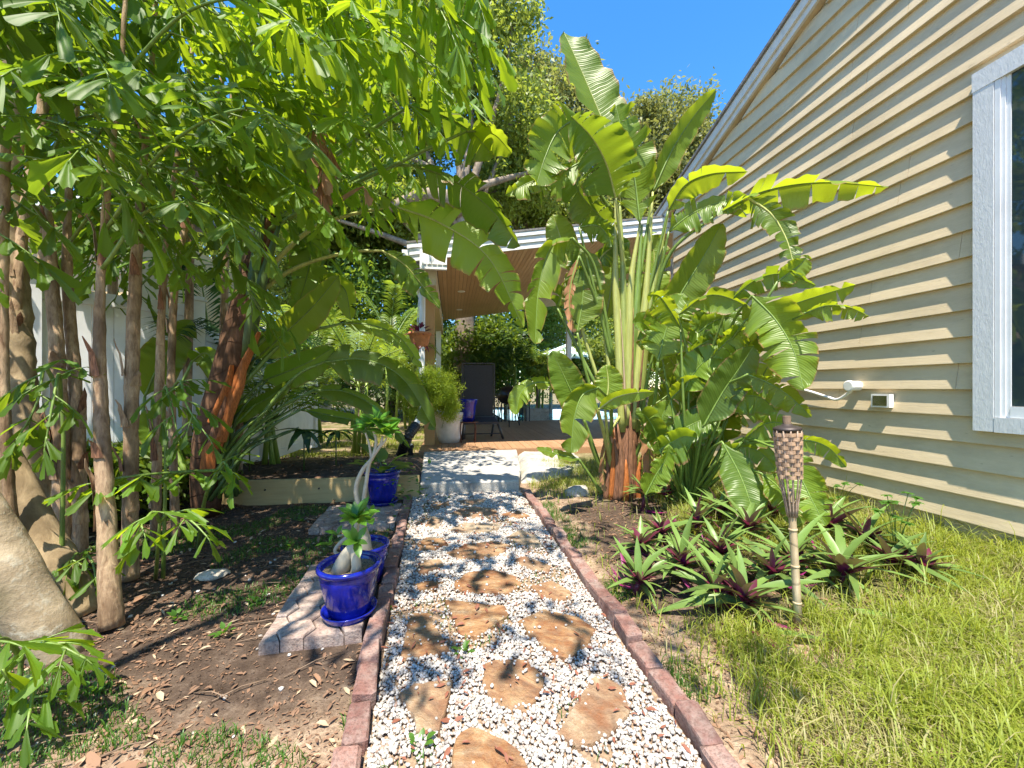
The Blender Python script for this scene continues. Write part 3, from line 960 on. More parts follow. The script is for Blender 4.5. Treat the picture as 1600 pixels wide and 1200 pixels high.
fence_run(A2, A, FT, (True, True)); fence_run(A, B, FT, (False, True)); fence_run(B, B2, FT - .28, (False, True)); fence_run(B2, B3, FT - .28, (False, True))

# ---- neighbour house and far roof
nh = thing('neighbour_house', (-8.2, 9, 0), 'beige lap-sided neighbouring house seen over the white fence', 'house')
ny = 8.4
nw = MB().box((-13, ny, -.05), (-5.9, ny + 5, 4.6)).build('wall', M['siding_far'], nh)
z = .3
while z < 4.55:
    MB().prism([(-13, ny - .002, z), (-13, ny - .03, z), (-13, ny - .006, z + .2), (-13, ny - .002, z + .2)], (0, 0, 0), (7.05, 0, 0)).build('siding_board', M['siding_far'], nw)
    z += .2
MB().box((-5.95, ny - .05, 0), (-5.88, ny - .003, 4.6)).build('corner_board', M['tan_paint'], nh)
MB().prism([(0, ny - .5, 4.5), (0, ny + 5.5, 6.3), (0, ny + 5.5, 6.5), (0, ny - .5, 4.7)], (-13.5, 0, 0), (-5.6, 0, 0)).build('roof', M['roof'], nh)
MB().box((-13.5, ny - .55, 4.48), (-5.6, ny - .503, 4.74)).build('gutter', M['white_paint'], nh)
fr = thing('far_house', (-9, 19, 0), 'pale lavender-grey roofed building far behind the fence', 'house')
MB().box((-12, 16.5, -.05), (-6.2, 22, 2.75)).build('wall', M['vinyl'], fr)
MB().prism([(0, 16.0, 2.76), (0, 22.5, 2.76), (0, 19.2, 4.3)], (-12.4, 0, 0), (-5.9, 0, 0)).build('roof', M['roof_far'], fr)

# ---- pool area beyond the deck
pool = mesh('pool_water', [(2.2, 16.2, .03), (8.5, 16.2, .03), (8.5, 24, .03), (2.2, 24, .03)], [(0, 1, 2, 3)], M['water'])
tag(pool, 'turquoise swimming pool water beyond the deck', None, None, 'structure')
cope = mesh('pool_paving', [(-1, 14.65, .008), (12, 14.65, .008), (12, 26, .008), (-1, 26, .008)], [(0, 1, 2, 3)], M['pool_paving'])
tag(cope, 'pale paving around the pool', None, None, 'structure')
um = thing('patio_umbrella', P(880, 640, 17), 'open pale teal patio umbrella beside the pool', 'umbrella')
uc = P(885, 560, 17)
MB().tube([(uc.x, uc.y, 0), (uc.x, uc.y, uc.z + .62)], .03, 8).build('pole', M['white_paint'], um)
V = [(uc.x, uc.y, uc.z + .62)]; n = 16
for k in range(n):
    w = 2 * math.pi * k / n; V.append((uc.x + 1.25 * math.cos(w), uc.y + 1.25 * math.sin(w), uc.z + .12 - (.05 if k % 2 else 0)))
for k in range(n):
    w = 2 * math.pi * k / n; V.append((uc.x + 1.26 * math.cos(w), uc.y + 1.26 * math.sin(w), uc.z - .08 - (.05 if k % 2 else 0)))
mesh('canopy', V, [(0, 1 + k, 1 + (k + 1) % n) for k in range(n)] + [(1 + k, 1 + n + k, 1 + n + (k + 1) % n, 1 + (k + 1) % n) for k in range(n)], M['canopy'], um)
sp = P(838, 655, 14.9)
ped = thing('stone_pedestal', (sp.x, sp.y, 0), 'low stone block pedestal at the back of the deck', 'pedestal')
for j in range(4):
    for i in range(3):
        MB().box((sp.x - .45 + i * .3 + .004, sp.y - .2, .01 + j * .15), (sp.x - .15 + i * .3 - .004, sp.y + .2, .01 + (j + 1) * .15 - .006)).build('stone_block', M['stone_wall'], ped)
gp = thing('iron_railing', (2.4, 14.4, 0), 'dark picket railing at the back of the deck', 'railing')
ra = P(770, 640, 14.2); rb = P(832, 640, 14.2)
MB().box((ra.x, ra.y - .02, 1.0), (rb.x, ra.y + .02, 1.05)).build('rail', M['frame_dark'], gp)
for i in range(11):
    x = ra.x + (rb.x - ra.x) * (i + .5) / 11
    MB().tube([(x, ra.y, .15), (x, ra.y, 1.0)], .02, 6).build('picket', M['frame_dark'], gp)

# ================================================================ objects
# ---- glazed blue pots
def blue_pot(c, R, Hh, label, saucer=True):
    t = thing('blue_pot', c, label, 'flower pot', 'cobalt blue glazed pots')
    z0 = .022 if saucer else 0.0
    r0 = R * .66
    prof = [(r0 * .96, z0), (r0, z0 + .01), (R * .72, z0 + Hh * .18), (R * .82, z0 + Hh * .45), (R * .90, z0 + Hh * .68), (R * .93, z0 + Hh * .80), (R * .90, z0 + Hh * .84), (R * .92, z0 + Hh * .87), (R * 1.0, z0 + Hh * .90), (R * 1.02, z0 + Hh * .945), (R * 1.0, z0 + Hh * .985), (R * .95, z0 + Hh), (R * .88, z0 + Hh * .985), (R * .86, z0 + Hh * .93), (R * .83, z0 + Hh * .80), (R * .3, z0 + Hh * .79)]
    MB().lathe(c, prof, 44).build('body', M['glaze'], t, True)
    if saucer:
        MB().lathe(c, [(R * .72, 0), (R * .80, .008), (R * .86, .034), (R * .88, .042), (R * .85, .044), (R * .80, .036), (R * .74, .0195), (.02, .0185)], 44).build('saucer', M['glaze'], t, True)
    V = []; n = 28; zt = z0 + Hh * .845
    Fc = []
    for k in range(8):
        for i in range(n):
            w = 2 * math.pi * i / n; r = R * .87 * (k + .02) / 7
            V.append((c.x + r * math.cos(w), c.y + r * math.sin(w), c.z + zt + .008 * noise.noise(Vector((r * 60 * math.cos(w), r * 60 * math.sin(w), 2)))))
    for k in range(7):
        for i in range(n): Fc.append((k * n + i, (k + 1) * n + i, (k + 1) * n + (i + 1) % n, k * n + (i + 1) % n))
    mesh('potting_soil', V, Fc, M['potsoil'], t)
    return c + Vector((0, 0, zt))

c1 = G(546, 958, .06); c1.z = .058
t1 = blue_pot(c1, .178, .285, 'front cobalt blue pot on the grey paver pad, with saucer')
c2 = P(571, 905, 2.86); c2.z = .0
t2 = blue_pot(c2, .165, .28, 'middle cobalt blue pot just behind the front one, its rim lit', False)
c3 = G(598, 786, .05); c3.z = .048
t3 = blue_pot(c3, .205, .37, 'rear cobalt blue pot standing against the timber planks')


def lance(name, L, W, curve=.2, fold=.2, n=6, tipw=.0, k=.8):
    """template blade along +Y"""
    V, Fc, uv = [], [], []
    for i in range(n + 1):
        t = i / n
        w = W * (math.sin(math.pi * min(1, (t * .94 + .06)) ** k) ** .8 + (.02 if i < n else 0))
        if i == n: w = W * .03
        y = L * t; z = -curve * L * t * t
        for s in (-1, 0, 1):
            V.append((s * w, y, z + fold * abs(s) * w)); uv.append((s, y))
    for i in range(n):
        for j in range(2): Fc.append((i * 3 + j, i * 3 + j + 1, (i + 1) * 3 + j + 1, (i + 1) * 3 + j))
    me = bpy.data.meshes.new(name); me.from_pydata(V, [], Fc)
    lay = me.uv_layers.new(name='UVMap')
    idx = np.zeros(len(me.loops), dtype=np.int32); me.loops.foreach_get('vertex_index', idx)
    lay.data.foreach_set('uv', np.array(uv, dtype=np.float32)[idx].ravel())
    me.polygons.foreach_set('use_smooth', [True] * len(me.polygons))
    return me


def frame(loc, d, up=Vector((0, 0, 1)), s=1.0, roll=0.0):
    """matrix with +Y along d, +Z as near to up as it gets"""
    y = Vector(d).normalized()
    x = y.cross(up)
    if x.length < 1e-3: x = y.cross(Vector((1, 0, .1)))
    x.normalize(); z = x.cross(y)
    Mx = Matrix(((x.x, y.x, z.x, loc[0]), (x.y, y.y, z.y, loc[1]), (x.z, y.z, z.z, loc[2]), (0, 0, 0, 1)))
    if roll: Mx = Mx @ Matrix.Rotation(roll, 4, 'Y')
    return Mx @ Matrix.Scale(s, 4)


def put(name, me, Mx, par, mat=None):
    if mat is not None and not me.materials: me.materials.append(mat)
    o = bpy.data.objects.new(name, me); C.objects.link(o)
    parent_to(o, par)
    o.matrix_basis = Mx
    return o

ROS = [lance('leaf', .105, .022, .25 + .1 * i, .25, 6, k=1.25) for i in range(3)]
def rosette(par, at, axis, n, s=1.0, spread=1.0):
    axis = Vector(axis).normalized()
    a = axis.cross(Vector((.3, .9, .1))).normalized(); b = axis.cross(a)
    for i in range(n):
        w = i * 2.4 + random.uniform(-.2, .2); e = (.25 + .85 * (1 - i / n)) * spread
        d = axis * math.cos(e) + (a * math.cos(w) + b * math.sin(w)) * math.sin(e)
        put('leaf', random.choice(ROS), frame(at, d, axis, s * random.uniform(.75, 1.15)), par, M['rosette'])

ad1 = thing('desert_rose', t1, 'desert rose with swollen pale trunk in the front blue pot', 'plant', 'desert roses')
def bulb(pts, rad, name='trunk', seg=12):
    return MB().tube(bezier(pts, 18), [r for r in np.interp(np.linspace(0, 1, 18), np.linspace(0, 1, len(rad)), rad)], seg).build(name, M['adenium'], ad_cur, True)
ad_cur = ad1
d1 = 2.32
bulb([t1 + Vector((-.055, .0, -.02)), P(537, 878, d1), P(545, 862, d1), P(556, 852, d1)], [.052, .045, .034, .026])
bulb([t1 + Vector((.035, -.02, -.02)), P(557, 885, d1 - .03), P(555, 865, d1 - .02), P(556, 850, d1)], [.030, .027, .026, .026])
bulb([P(556, 852, d1), P(556, 835, d1), P(558, 815, d1)], [.026, .018, .012], 'branch')
bulb([P(552, 856, d1), P(560, 850, d1 - .03), P(556, 846, d1 - .06)], [.016, .012, .009], 'branch')
rosette(ad1, P(557, 812, d1), (-.05, -.35, 1), 13, 1.25)
rosette(ad1, P(556, 846, d1 - .06), (.2, -.7, .7), 7, 1.0)
ad2 = thing('desert_rose', t2, 'tall desert rose with twisted bare stems rising from the middle pot', 'plant', 'desert roses')
ad_cur = ad2
d2 = 2.86
bulb([t2 + Vector((0, 0, -.02)), P(567, 842, d2), P(566, 825, d2)], [.05, .055, .035])
bulb([P(566, 830, d2), P(560, 790, d2), P(556, 762, d2), P(566, 735, d2), P(582, 715, d2), P(588, 690, d2), P(583, 672, d2)], [.024, .019, .016, .015, .014, .011, .009], 'branch')
bulb([P(568, 832, d2), P(567, 795, d2), P(572, 755, d2), P(578, 722, d2), P(594, 697, d2), P(598, 682, d2)], [.02, .016, .014, .013, .011, .009], 'branch')
bulb([P(580, 716, d2), P(577, 695, d2), P(571, 676, d2)], [.010, .008, .007], 'branch')
bulb([P(591, 702, d2), P(601, 690, d2), P(604, 684, d2)], [.009, .008, .006], 'branch')
bulb([P(562, 842, d2), P(545, 838, d2 - .1), P(524, 858, d2 - .15), P(530, 866, d2 - .15), P(545, 860, d2 - .1)], [.02, .016, .013, .011, .01], 'branch')
bulb([P(565, 830, d2), P(542, 835, d2 - .05), P(528, 838, d2 - .1)], [.014, .011, .008], 'branch')
for (x, y, n, s) in ((583, 668, 10, 1.3), (600, 678, 10, 1.3), (571, 674, 6, 1.1), (606, 682, 8, 1.2), (592, 662, 8, 1.3), (516, 850, 5, .8), (527, 836, 4, .8), (579, 812, 7, 1.1)):
    rosette(ad2, P(x, y, d2 - random.uniform(0, .08)), (random.uniform(-.4, .4), -.3, 1), n, s)

BIG = [lance('leaf', .30, .10, .35, .15, 8, k=.75) for i in range(2)]
pp3 = thing('leafy_pot_plant', t3, 'broad dark leafed plant sprawling in the rear blue pot', 'plant')
for i in range(11):
    w = i * 2.4; e = random.uniform(.5, 1.2)
    at = t3 + Vector((random.uniform(-.03, .03), random.uniform(-.03, .03), -.01))
    d_ = Vector((math.cos(w) * math.sin(e), math.sin(w) * math.sin(e), math.cos(e)))
    end = at + d_ * random.uniform(.10, .26)
    stk = MB().tube(bezier([at, at.lerp(end, .5) + Vector((0, 0, .03)), end], 6), .005, 5).build('stalk', M['petiole_dark'], pp3, True)
    put('leaf', random.choice(BIG), frame(end, d_ + Vector((0, 0, -.25)), s=random.uniform(.7, 1.1)), pp3, M['shrub_leaf'])
gcov = thing('trailing_weed', G(640, 770), 'bright green trailing weed spilling over the timber beside the step', 'plant')
WEED = [lance('leaf', .05, .017, .3, .2, 4, k=.8) for _ in range(2)]
for i in range(90):
    q = G(random.gauss(648, 14), random.uniform(735, 775), .22)
    q = Vector((q.x - random.uniform(0, .25), q.y + random.uniform(-.3, .3), .05 + random.random() * .33))
    put('leaf', random.choice(WEED), frame(q, (random.uniform(-1, 1), random.uniform(-1, .4), random.uniform(.0, .8)), s=random.uniform(.8, 1.6)), gcov, M['weed'])

# ---- bamboo torch
tor_b = G(1248, 985, .02); tor_t = P(1229, 650, 2.26)
tor = thing('bamboo_torch', tor_b, 'leaning bamboo garden torch with woven basket head among purple plants', 'garden torch')
ax = (tor_t - tor_b); TL = ax.length; ax.normalize()
qa = ax.cross(Vector((0, 1, 0))).normalized(); qb = ax.cross(qa)
def tp(h, r, w): return tor_b + ax * (h * TL) + (qa * math.cos(w) + qb * math.sin(w)) * r
MB().tube([tor_b + ax * (TL * t) for t in (-.05, .2, .4, .62, .66)], [.021, .021, .020, .019, .017], 12).build('pole', M['bamboo'], tor, True)
for t in (.13, .30, .47, .60):
    MB().tube([tor_b + ax * (TL * (t - .006)), tor_b + ax * (TL * t), tor_b + ax * (TL * (t + .006))], [.021, .0245, .021], 12).build('node_ring', M['bamboo'], tor, True)
HB, HT = .700, .935
NR = 12
def rad_at(h):
    if h < HB: return .021 + (.052 - .021) * max(0, (h - .52) / (HB - .52)) ** 1.3
    return .052 + (.064 - .052) * (h - HB) / (HT - HB)
for k in range(NR):
    w = 2 * math.pi * k / NR
    pts = [tp(h, rad_at(h) + .002, w) for h in np.linspace(.53, HT, 12)]
    MB().tube(pts, .0045, 6).build('rib', M['rib'], tor, True)
NBand = 11
for j in range(NBand):
    h0 = HB + .012 + (HT - HB - .02) * j / NBand; h1 = h0 + (HT - HB) / NBand * .80
    V = []; n = NR * 4
    for i in range(n):
        w = 2 * math.pi * i / n
        off = .0062 * math.cos(w * NR / 2 + math.pi * j)
        for h, rr_ in ((h0, 0), (h1, 0), (h1, .002), (h0, .002)):
            V.append(tp(h, rad_at(h) + .003 + off + rr_, w + random.uniform(-.002, .002)))
    Fc = []
    for i in range(n):
        i2 = (i + 1) % n
        for a_ in range(4): Fc.append((i * 4 + a_, i2 * 4 + a_, i2 * 4 + (a_ + 1) % 4, i * 4 + (a_ + 1) % 4))
    mesh('weave_band', V, Fc, M['weave'], tor)
MB().lathe(tor_b + ax * (HT * TL), [(.062, -.004), (.070, .0), (.071, .010), (.062, .016), (.045, .024), (.03, .026), (.026, .034)], 24, ax).build('cap', M['cap_metal'], tor, True)
MB().tube([tor_b + ax * (TL * .952), tor_b + ax * (TL * 1.0)], .021, 12).build('wick_plug', M['twig'], tor, False)

# ---- deck furniture
cp = G(750, 686, .17)
ch = thing('lounge_chair', (cp.x, cp.y, .165), 'tall dark sling-back lounge chair on the shaded deck', 'chair')
w2 = .40; by = cp.y + .55; zb = .66; ztop = 1.98
def bar(a, b, r, par, name='frame', mat='frame_dark'):
    return MB().tube([a, b], r, 8).build(name, M[mat], par, True)
bk = MB().box((cp.x - w2 + .03, by, zb), (cp.x + w2 - .03, by + .018, ztop - .02)).build('backrest', M['sling'], ch)
for s in (-1, 1): MB().box((cp.x + s * w2 - .022, by - .012, zb - .04), (cp.x + s * w2 + .022, by + .03, ztop)).build('frame_rail', M['frame_dark'], bk)
MB().box((cp.x - w2, by - .010, ztop + .001), (cp.x + w2, by + .028, ztop + .035)).build('frame_rail', M['frame_dark'], bk)
MB().prism([(cp.x - w2, by - .02, .60), (cp.x + w2, by - .02, .60), (cp.x + w2 + .04, cp.y - .02, .52), (cp.x - w2, cp.y - .02, .52)], (0, 0, 0), (0, 0, .055)).build('seat', M['sling'], ch)
for (x0, y0, x1, y1) in ((-w2, by + .01, -w2 - .02, by + .12), (w2, by + .01, w2 - .08, by - .05), (-w2, cp.y, -w2 - .02, cp.y - .05), (w2 + .02, cp.y + .03, w2 + .15, cp.y - .03)):
    MB().tube([(cp.x + x0, y0, .56), (cp.x + x1, y1, .167)], .028, 8).build('leg', M['frame_dark'], ch, True)
bar((cp.x - w2, cp.y - .04, .30), (cp.x + w2 + .08, cp.y - .02, .30), .014, ch, 'stretcher')
ps = G(731, 690, .17)
stt = thing('plant_stand', (ps.x, ps.y, .165), 'rusty iron plant stand with curved legs holding a blue pot', 'plant stand')
for w in (math.pi / 4, 3 * math.pi / 4, 5 * math.pi / 4, 7 * math.pi / 4):
    cx_, sx_ = math.cos(w), math.sin(w)
    MB().tube(bezier([(ps.x + .10 * cx_, ps.y + .10 * sx_, .62), (ps.x + .20 * cx_, ps.y + .20 * sx_, .62), (ps.x + .24 * cx_, ps.y + .24 * sx_, .50), (ps.x + .22 * cx_, ps.y + .22 * sx_, .167)], 10), .012, 6).build('leg', M['iron'], stt, True)
MB().lathe((ps.x, ps.y, .61), [(.02, 0), (.24, 0), (.24, .018), (.02, .018)], 24).build('ring_top', M['iron'], stt)
pb = Vector((ps.x, ps.y, .63))
def bucket(c, R, Hh, label, mat):
    t = thing('deck_pot', c, label, 'flower pot')
    MB().lathe(c, [(R * .72, 0), (R * .78, Hh * .3), (R * .86, Hh * .68), (R * .90, Hh * .70), (R * .9, Hh * .76), (R * .97, Hh * .80), (R * 1.05, Hh * .97), (R * 1.06, Hh), (R * .97, Hh), (R * .85, Hh * .8), (.02, Hh * .78)], 32).build('body', mat, t, True)
    MB().lathe(c, [(.01, Hh * .80), (R * .84, Hh * .81), (R * .84, Hh * .825), (.01, Hh * .835)], 20).build('potting_soil', M['potsoil'], t)
    return t
bucket(pb, .215, .50, 'shiny blue pot raised on the iron stand before the chair', M['glaze'])
bucket(Vector((ps.x - .18, ps.y + .55, .167)), .20, .82, 'tall silvery pot half hidden behind the raised blue pot', M['chrome'])

gr = P(795, 622, 12.6)
grl = thing('kettle_grill', (gr.x, gr.y, .165), 'black kettle grill in the shade at the back of the deck', 'grill')
MB().lathe((gr.x, gr.y, 1.15), [(.08, -.30), (.28, -.22), (.38, -.08), (.40, 0), (.40, .03), (.36, .14), (.24, .25), (.06, .29)], 28).build('bowl', M['black_plastic'], grl, True)
for w in (.4, 2.5, 4.6):
    MB().tube([(gr.x + .25 * math.cos(w), gr.y + .25 * math.sin(w), .95), (gr.x + .4 * math.cos(w), gr.y + .4 * math.sin(w), .167)], .018, 6).build('leg', M['frame_dark'], grl, True)
MB().tube(bezier([(gr.x - .06, gr.y, 1.43), (gr.x, gr.y, 1.49), (gr.x + .06, gr.y, 1.43)], 7), .012, 6).build('handle', M['frame_dark'], grl, True)

# ---- white planter with fern, hanging basket, drain pipe
pw = P(702, 692, 8.95)
wp = thing('white_planter', (pw.x, pw.y, 0), 'round white planter behind the timber post', 'flower pot')
MB().lathe((pw.x, pw.y, .166), [(.22, 0), (.27, .15), (.31, .40), (.33, .60), (.35, .62), (.35, .68), (.31, .68), (.29, .60), (.02, .58)], 32).build('body', M['white_pot'], wp, True)
MB().lathe((pw.x, pw.y, .166), [(.01, .60), (.29, .60), (.29, .615), (.01, .62)], 20).build('potting_soil', M['potsoil'], wp)


def cloud(name, par, blobs, n, ls, mat, aspect=.42, shell=.55, droop=.0, seed=1, sub=14):
    """leaves in clumps through each blob's volume. blobs: (center, rx, ry, rz)"""
    g = np.random.default_rng(seed)
    vol = np.array([b[1] * b[2] * b[3] for b in blobs]) ** .75; vol = vol / vol.sum()
    Vs, out = [], []
    for b, w in zip(blobs, vol):
        k = max(20, int(n * w)); nc = max(6, k // sub)
        d = g.normal(size=(nc, 3)); d /= np.linalg.norm(d, axis=1)[:, None]
        rad = (shell + (1 - shell) * g.random(nc)) ** .7 * (1 + .22 * np.sin(d[:, 0] * 5 + seed) * np.cos(d[:, 2] * 4 + d[:, 1] * 3))
        cc = d * rad[:, None] * np.array(b[1:4]) + np.array(b[0])
        ci = g.integers(0, nc, k)
        spread = min(b[1:4]) * .20
        p = cc[ci] + g.normal(size=(k, 3)) * spread * (.5 + g.random((nc, 1)))[ci]
        a = g.normal(size=(k, 3)); a[:, 2] -= droop; a /= np.linalg.norm(a, axis=1)[:, None]
        u = g.normal(size=(k, 3)); u[:, 2] += .8
        s = np.cross(a, u); s /= np.linalg.norm(s, axis=1)[:, None] + 1e-9
        L = (ls * g.uniform(.6, 1.35, k))[:, None]
        nrm = np.cross(s, a)
        tip = p + a * L; mid = p + a * L * .45 + nrm * L * .06
        out.append(np.stack([p, mid + s * L * aspect * .5, tip, mid - s * L * aspect * .5], 1))
    V = np.concatenate(out).reshape(-1, 3)
    Q = np.arange(len(V)).reshape(-1, 4)
    return mesh_np(name, V, Q, mat, par)


fe = thing('asparagus_fern', (pw.x, pw.y, .6), 'bushy yellow-green asparagus fern in the white planter', 'plant')
fb = [(P(652, 608, 7.8), .34, .25, .34), (P(690, 612, 7.9), .34, .25, .36), (P(672, 596, 7.9), .36, .25, .32), (P(648, 640, 7.8), .22, .2, .26), (P(704, 640, 8.1), .2, .25, .3), (P(690, 625, 8.3), .32, .3, .3), (P(670, 620, 7.8), .32, .2, .24)]
cloud('foliage', fe, fb, 24000, .085, M['fern'], .10, .2, .3, 3, 60)
for i in range(26):
    a_ = Vector((pw.x, pw.y, .75)); b_ = random.choice(fb)[0] + Vector((random.gauss(0, .15), random.gauss(0, .1), random.gauss(0, .15)))
    MB().tube(bezier([a_, a_.lerp(b_, .6) + Vector((0, 0, .15)), b_], 6), .005, 5).build('stem', M['petiole'], fe, True)

hbp = P(656, 532, 8.0)
hb = thing('hanging_basket', (hbp.x, hbp.y, hbp.z), 'terracotta hanging basket with hooks beside the post', 'hanging basket')
MB().lathe(hbp, [(.10, -.20), (.15, -.14), (.19, .0), (.21, .10), (.23, .11), (.23, .16), (.20, .16), (.18, .08), (.02, .07)], 28).build('bowl', M['terracotta'], hb, True)
hook = Vector((hbp.x - .02, hbp.y + .05, 3.3))
for w in (.5, 2.6, 4.7):
    MB().tube([hbp + Vector((.21 * math.cos(w), .21 * math.sin(w), .14)), hook + Vector((0, 0, -.9)) + Vector((.06 * math.cos(w), .06 * math.sin(w), 0)), hook], .007, 5).build('hanger', M['white_paint'], hb)
hp = thing('basket_plant', (hbp.x, hbp.y, hbp.z + .12), 'dark purple leafed plant growing in the hanging basket', 'plant')
PUR = [lance('leaf', .17, .03, .4, .2, 5) for _ in range(2)]
for i in range(60):
    w = random.uniform(0, 6.28); e = random.uniform(.1, 2.2)
    d_ = Vector((math.cos(w) * math.sin(e), math.sin(w) * math.sin(e), math.cos(e)))
    put('leaf', random.choice(PUR), frame(hbp + Vector((0, 0, .12)) + Vector((d_.x, d_.y, d_.z * .7)) * random.uniform(.04, .20) + Vector((0, 0, -.15 if e > 1.6 else 0)), d_, s=random.uniform(.6, 1.2)), hp, M['purple_leaf'])
bx = P(650, 545, 8.9)
dp = thing('drain_pipe', G(632, 705), 'black corrugated drain pipe bending from the white downspout', 'pipe')
q0 = G(626, 712, .08); q1 = P(637, 684, 7.3); q2 = P(650, 664, 7.6)
pl = bezier([q0, q1, q2], 60)
MB().tube(pl, [.085 + .014 * math.sin(i * 1.9) for i in range(60)], 14).build('corrugated_pipe', M['black_plastic'], dp, True)
MB().tube([q2, q2 + Vector((.08, .25, .25)), q2 + Vector((.1, .4, 3.0))], .06, 10).build('downspout', M['vinyl'], dp)
lp = G(641, 716, .0)
sl = thing('path_light', lp, 'small black garden light at the corner of the step', 'garden light')
MB().lathe(lp, [(.05, 0), (.055, .20), (.075, .21), (.075, .24), (.05, .26)], 16).build('housing', M['black_plastic'], sl)
MB().lathe(lp, [(.02, .262), (.045, .262), (.045, .285), (.02, .29)], 16).build('lens', M['pvc'], sl)
rk = G(903, 775); 
rc = thing('garden_rock', rk, 'pale rounded rock at the foot of the big paddle-leaf plant', 'rock')
me = bpy.data.meshes.new('stone'); bm = bmesh.new(); bmesh.ops.create_icosphere(bm, subdivisions=3, radius=1)
for v_ in bm.verts:
    k = 1 + .25 * noise.noise(v_.co * 1.6); v_.co = Vector((v_.co.x * .17 * k, v_.co.y * .12 * k, v_.co.z * .10 * k)) + rk + Vector((0, 0, .04))
bm.to_mesh(me); bm.free(); link('stone', me, M['rock'], rc, True)
fs = G(332, 900)
fr2 = thing('flat_stone', fs, 'flat pale stone lying in the soil beneath the palms', 'rock')
me = bpy.data.meshes.new('stone'); bm = bmesh.new(); bmesh.ops.create_icosphere(bm, subdivisions=3, radius=1)
for v_ in bm.verts:
    k = 1 + .3 * noise.noise(v_.co * 1.9); v_.co = Vector((v_.co.x * .11 * k, v_.co.y * .075 * k, v_.co.z * .03 * k)) + fs + Vector((0, 0, .01))
bm.to_mesh(me); bm.free(); link('stone', me, M['rock'], fr2, True)

# ================================================================ plants
CAMP = Vector((0, 0, EYE))


def paddle(par, spine, hw, roll=0.0, fold=.25, tears=5, droop=.12, seed=0, mat='paddle', stalk=None, stalk_r=(.028, .014), smat='petiole', gap=.22, wave=.08, round_base=True, lobejit=.5):
    """one big paddle leaf: blade of separate torn lobes, with its midrib and stalk.
    spine: world points from blade base to tip; hw: half width in metres"""
    r = random.Random(seed * 13 + 5)
    NS = 30
    S = bezier(spine, NS + 1)
    Ltot = sum((S[i + 1] - S[i]).length for i in range(NS))
    T, Bv, Nv = [], [], []
    prevB = None
    for i in range(NS + 1):
        t = (S[min(i + 1, NS)] - S[max(i - 1, 0)]).normalized()
        v = (S[i] - CAMP).normalized()
        b = t.cross(v)
        if b.length < .15: b = t.cross(Vector((0, 0, 1)))
        b.normalize()
        if prevB is not None and prevB.dot(b) < 0: b = -b
        prevB = b
        n = b.cross(t).normalized()
        R = Matrix.Rotation(roll, 3, t)
        T.append(t); Bv.append(R @ b); Nv.append(R @ n)

    def samp(A, u):
        u = min(max(u, 0), 1) * NS; k = min(int(u), NS - 1); f = u - k
        return A[k].lerp(A[k + 1], f)

    def prof(u):
        a = min(1, (u + .015) / .16) ** .55
        b = max(0.0, 1 - max(0, (u - .45) / .55) ** 2.1) ** .62
        return a * b
    V, Fc, UV = [], [], []
    K = 5
    for side in (-1, 1):
        tears = tears + (r.randint(1, 4) if tears >= 3 else 0)
        cuts = sorted(r.uniform(.06, .96) for _ in range(tears))
        cuts = [0.0] + [c for i, c in enumerate(cuts) if i == 0 or c - cuts[i - 1] > .035] + [1.0]
        for li in range(len(cuts) - 1):
            a, b = cuts[li], cuts[li + 1]
            m = max(2, int((b - a) * NS) + 1)
            lj = r.uniform(-1, 1) * lobejit * (1 if tears > 2 else .3)
            ln = 1 + r.uniform(-.26, .06) * (1 if tears > 2 else .3)
            sh = r.uniform(-.02, .03)
            gp_ = gap * r.uniform(.3, 1.3) if tears > 0 else 0
            dr = droop * r.uniform(.5, 1.6)
            base = len(V)
            for i in range(m + 1):
                t0 = a + (b - a) * i / m
                for j in range(K + 1):
                    q = j / K
                    tt = t0
                    if tears > 0:
                        mid = (a + b) / 2
                        lim = gp_ * q
                        if a == 0.0 and t0 < mid: lim = 0
                        if b == 1.0 and t0 > mid: lim = 0
                        tt = mid + (t0 - mid) * (1 - lim)
                    tt2 = tt + (.07 + sh) * q * (1 - tt)
                    w = hw * prof(t0) * ln
                    if tears > 3: w *= 1 - .06 * r.random() * (j == K)
                    p = samp(S, tt2); bb = samp(Bv, tt2); nn = samp(Nv, tt2)
                    an = fold + lj * q
                    d = bb * side * math.cos(an) - nn * math.sin(an)
                    pos = p + d * w * q + Vector((0, 0, -1)) * dr * w * q * q
                    pos += nn * wave * hw * q * q * (math.sin(t0 * 23 + side + seed) + .8 * math.sin(t0 * 51 + seed * 2))
                    V.append(pos); UV.append((side * q, t0 * Ltot))
            for i in range(m):
                for j in range(K):
                    f = (base + i * (K + 1) + j, base + i * (K + 1) + j + 1, base + (i + 1) * (K + 1) + j + 1, base + (i + 1) * (K + 1) + j)
                    Fc.append(f if side > 0 else f[::-1])
    leaf = mesh('leaf', V, Fc, M[mat], par, True, uv=UV)
    rib = MB().tube(S, [max(.0035, stalk_r[1] * (1 - i / (NS + 1)) ** .8) for i in range(NS + 1)], 6)
    if stalk is not None:
        pts = bezier([Vector(s) for s in stalk] + [S[0]], 16)
        rib.tube(pts, [stalk_r[0] + (stalk_r[1] - stalk_r[0]) * i / 15 for i in range(16)], 8)
    rib.build('midrib', M[smat], leaf, True)
    return leaf


def PX(pts, d0, d1):
    n = len(pts)
    return [P(x, y, d0 + (d1 - d0) * i / (n - 1)) for i, (x, y) in enumerate(pts)]


